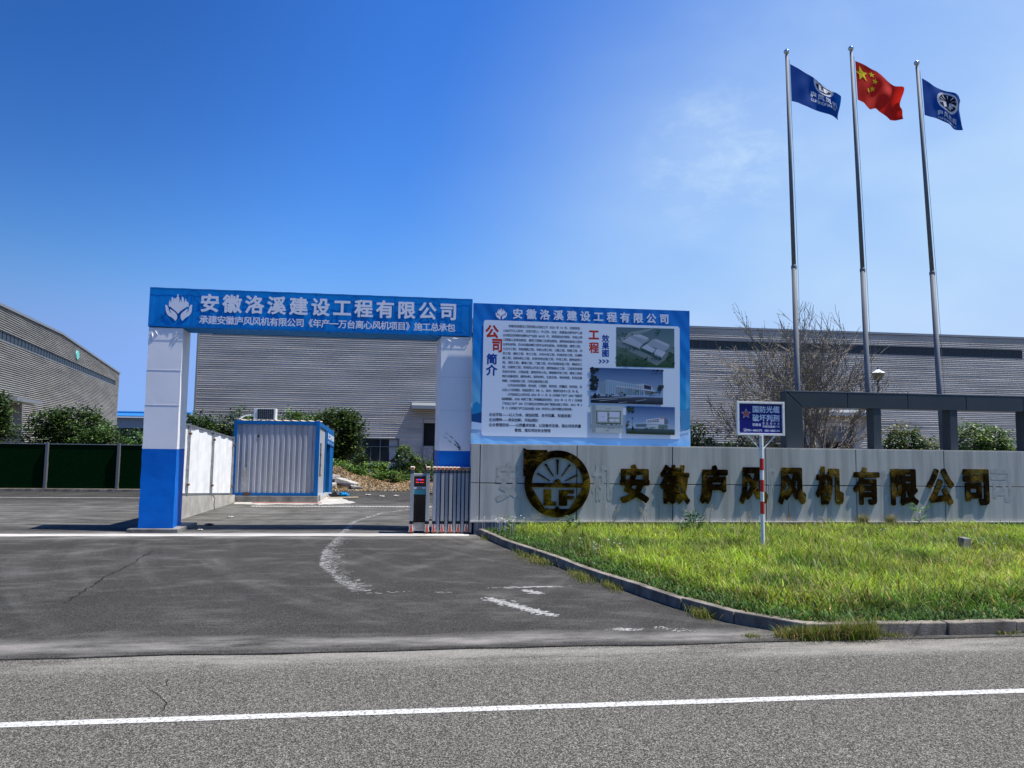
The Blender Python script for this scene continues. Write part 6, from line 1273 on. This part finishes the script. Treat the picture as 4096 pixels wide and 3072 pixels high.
# left warehouse: gable face running away to the right
P2 = (-38.4, 93.0); dl = Vector((-10.2, 41.5)).normalized(); u_ = (-dl.x, -dl.y); O2 = P2; n2_ = (-u_[1]*-1, u_[0]*-1)
n2_ = (dl.y, -dl.x)   # outward, towards +X
lw = empty('warehouse', (-30, 60, 0), 'grey corrugated gable warehouse with a band of windows at the left edge', 'warehouse')
LEN = 63.; APX = 30.0
def topl(l): return (10.0+.8*(l/APX)) if l < APX else 10.8-.75*(l-APX)/(LEN-APX)
g = MB(); corrugated(g, O2, u_, 0, LEN, .5, 8.33, n2_, seed=11); corrugated(g, O2, u_, 0, LEN, 8.9, 10.84, n2_, top=topl, seed=12, segs=1.5); corrugated(g, O2, u_, 0, 2.6, 8.33, 8.9, n2_); g.build('cladding', 'corrdark', lw)
def LPt(l, off, z): return (O2[0]+u_[0]*l+n2_[0]*off, O2[1]+u_[1]*l+n2_[1]*off, z)
g = MB(); g.add([LPt(0, -.25, 0), LPt(LEN, -.25, 0), LPt(LEN, -.25, topl(LEN)-.1), LPt(APX, -.25, 10.7), LPt(0, -.25, 9.9), LPt(0, -40, 0), LPt(LEN, -40, 0), LPt(LEN, -40, topl(LEN)-.1), LPt(APX, -40, 10.7), LPt(0, -40, 9.9)], [(0, 1, 2, 3, 4), (5, 9, 8, 7, 6), (4, 3, 8, 9), (3, 2, 7, 8), (1, 6, 7, 2), (0, 4, 9, 5)]); g.build('building_body', 'void', lw)
g = MB()
for a, b in ((0, APX), (APX, LEN)):
    g.hexa([LPt(a, -.3, topl(a)-.02), LPt(b, -.3, topl(b)-.02), LPt(b, .14, topl(b)-.02), LPt(a, .14, topl(a)-.02), LPt(a, -.3, topl(a)+.16), LPt(b, -.3, topl(b)+.16), LPt(b, .14, topl(b)+.16), LPt(a, .14, topl(a)+.16)])
g.build('roof_edge', 'trimgrey', lw)
g = MB(); g.add([LPt(0, -.3, 10.15), LPt(APX, -.3, 10.95), LPt(APX, -40, 10.95), LPt(0, -40, 10.15), LPt(LEN, -.3, topl(LEN)+.15), LPt(LEN, -40, topl(LEN)+.15)], [(0, 1, 2, 3), (1, 4, 5, 2)]); g.build('roof', 'roof', lw)
panes(lw, (O2[0]-n2_[0]*.02, O2[1]-n2_[1]*.02), u_, n2_, 2.6, LEN-1, 8.36, 8.88, 70)
g = MB(); g.add([LPt(2.6, -.06, 8.3), LPt(LEN, -.06, 8.3), LPt(LEN, -.06, 8.92), LPt(2.6, -.06, 8.92)], [(0, 3, 2, 1)]); g.build('window_recess', 'frame', lw)
g = MB(); g.hexa([LPt(2.5, -.05, 8.29), LPt(LEN, -.05, 8.29), LPt(LEN, .06, 8.29), LPt(2.5, .06, 8.29), LPt(2.5, -.05, 8.34), LPt(LEN, -.05, 8.34), LPt(LEN, .06, 8.34), LPt(2.5, .06, 8.34)]); g.build('window_rail', 'trimgrey', lw)
g = MB(); cl_ = 23.8; pts = [LPt(cl_+.62*math.cos(R(a)), .12, 9.72+.42*math.sin(R(a))) for a in range(0, 360, 15)]; pts2 = [LPt(cl_+.62*math.cos(R(a)), .05, 9.72+.42*math.sin(R(a))) for a in range(0, 360, 15)]
k = len(pts); g.add(pts+pts2, [tuple(range(k)), tuple(range(k, 2*k))[::-1]]+[(i, i+k, (i+1) % k+k, (i+1) % k) for i in range(k)]); g.build('round_logo', 'aqua', lw)
g = MB(); g.add([LPt(40, 0, 4.4), LPt(46, 0, 4.4), LPt(46, 1.3, 4.4), LPt(40, 1.3, 4.4), LPt(40, 0, 4.8), LPt(46, 0, 4.8), LPt(46, 1.3, 4.65), LPt(40, 1.3, 4.65)], [(0, 3, 2, 1), (4, 5, 6, 7), (0, 1, 5, 4), (1, 2, 6, 5), (2, 3, 7, 6), (3, 0, 4, 7)]); g.build('canopy', 'trimgrey', lw)
# distant blue-roofed shed
sh = empty('shed', (-50, 122, 0), 'distant pale blue shed with a dark blue roof behind the left pillar', 'building')
g = MB(); g.box(-58, -40, 120, 121, 3.6, 5.25); V = g.build('wall', 'paleblue', sh)
g = MB()
for k in range(60): x = -58+k*.3; g.box(x, x+.05, 119.93, 120, 3.6, 5.25)
g.build('wall_rib', 'paleblue', sh, kind='stuff')
g = MB(); g.box(-58, -40, 120.1, 121, 0, 3.6); g.build('window_pane', 'glassdark', sh)
g = MB()
for k in range(12): g.box(-58+k*1.5, -57.9+k*1.5, 119.98, 120.1, 0, 3.6)
g.build('window_frame', 'frame', sh)
g = MB(); g.add([(-58.5, 119.3, 5.55), (-39.5, 119.3, 5.55), (-39.5, 128, 6.6), (-58.5, 128, 6.6), (-58.5, 119.3, 5.35), (-39.5, 119.3, 5.35)], [(0, 1, 2, 3), (4, 5, 1, 0)]); g.box(-58.3, -39.6, 124, 124.3, 5.6, 6.35); g.build('roof', 'blueroof', sh)
g = MB(); g.box(-58.5, -39.5, 119.25, 119.32, 5.25, 5.42); g.build('gutter', 'conewhite', sh)
print('meshes', len(bpy.data.meshes), 'tris~', sum(len(m.polygons)*2 for m in bpy.data.meshes), 'bare', cnt[0])
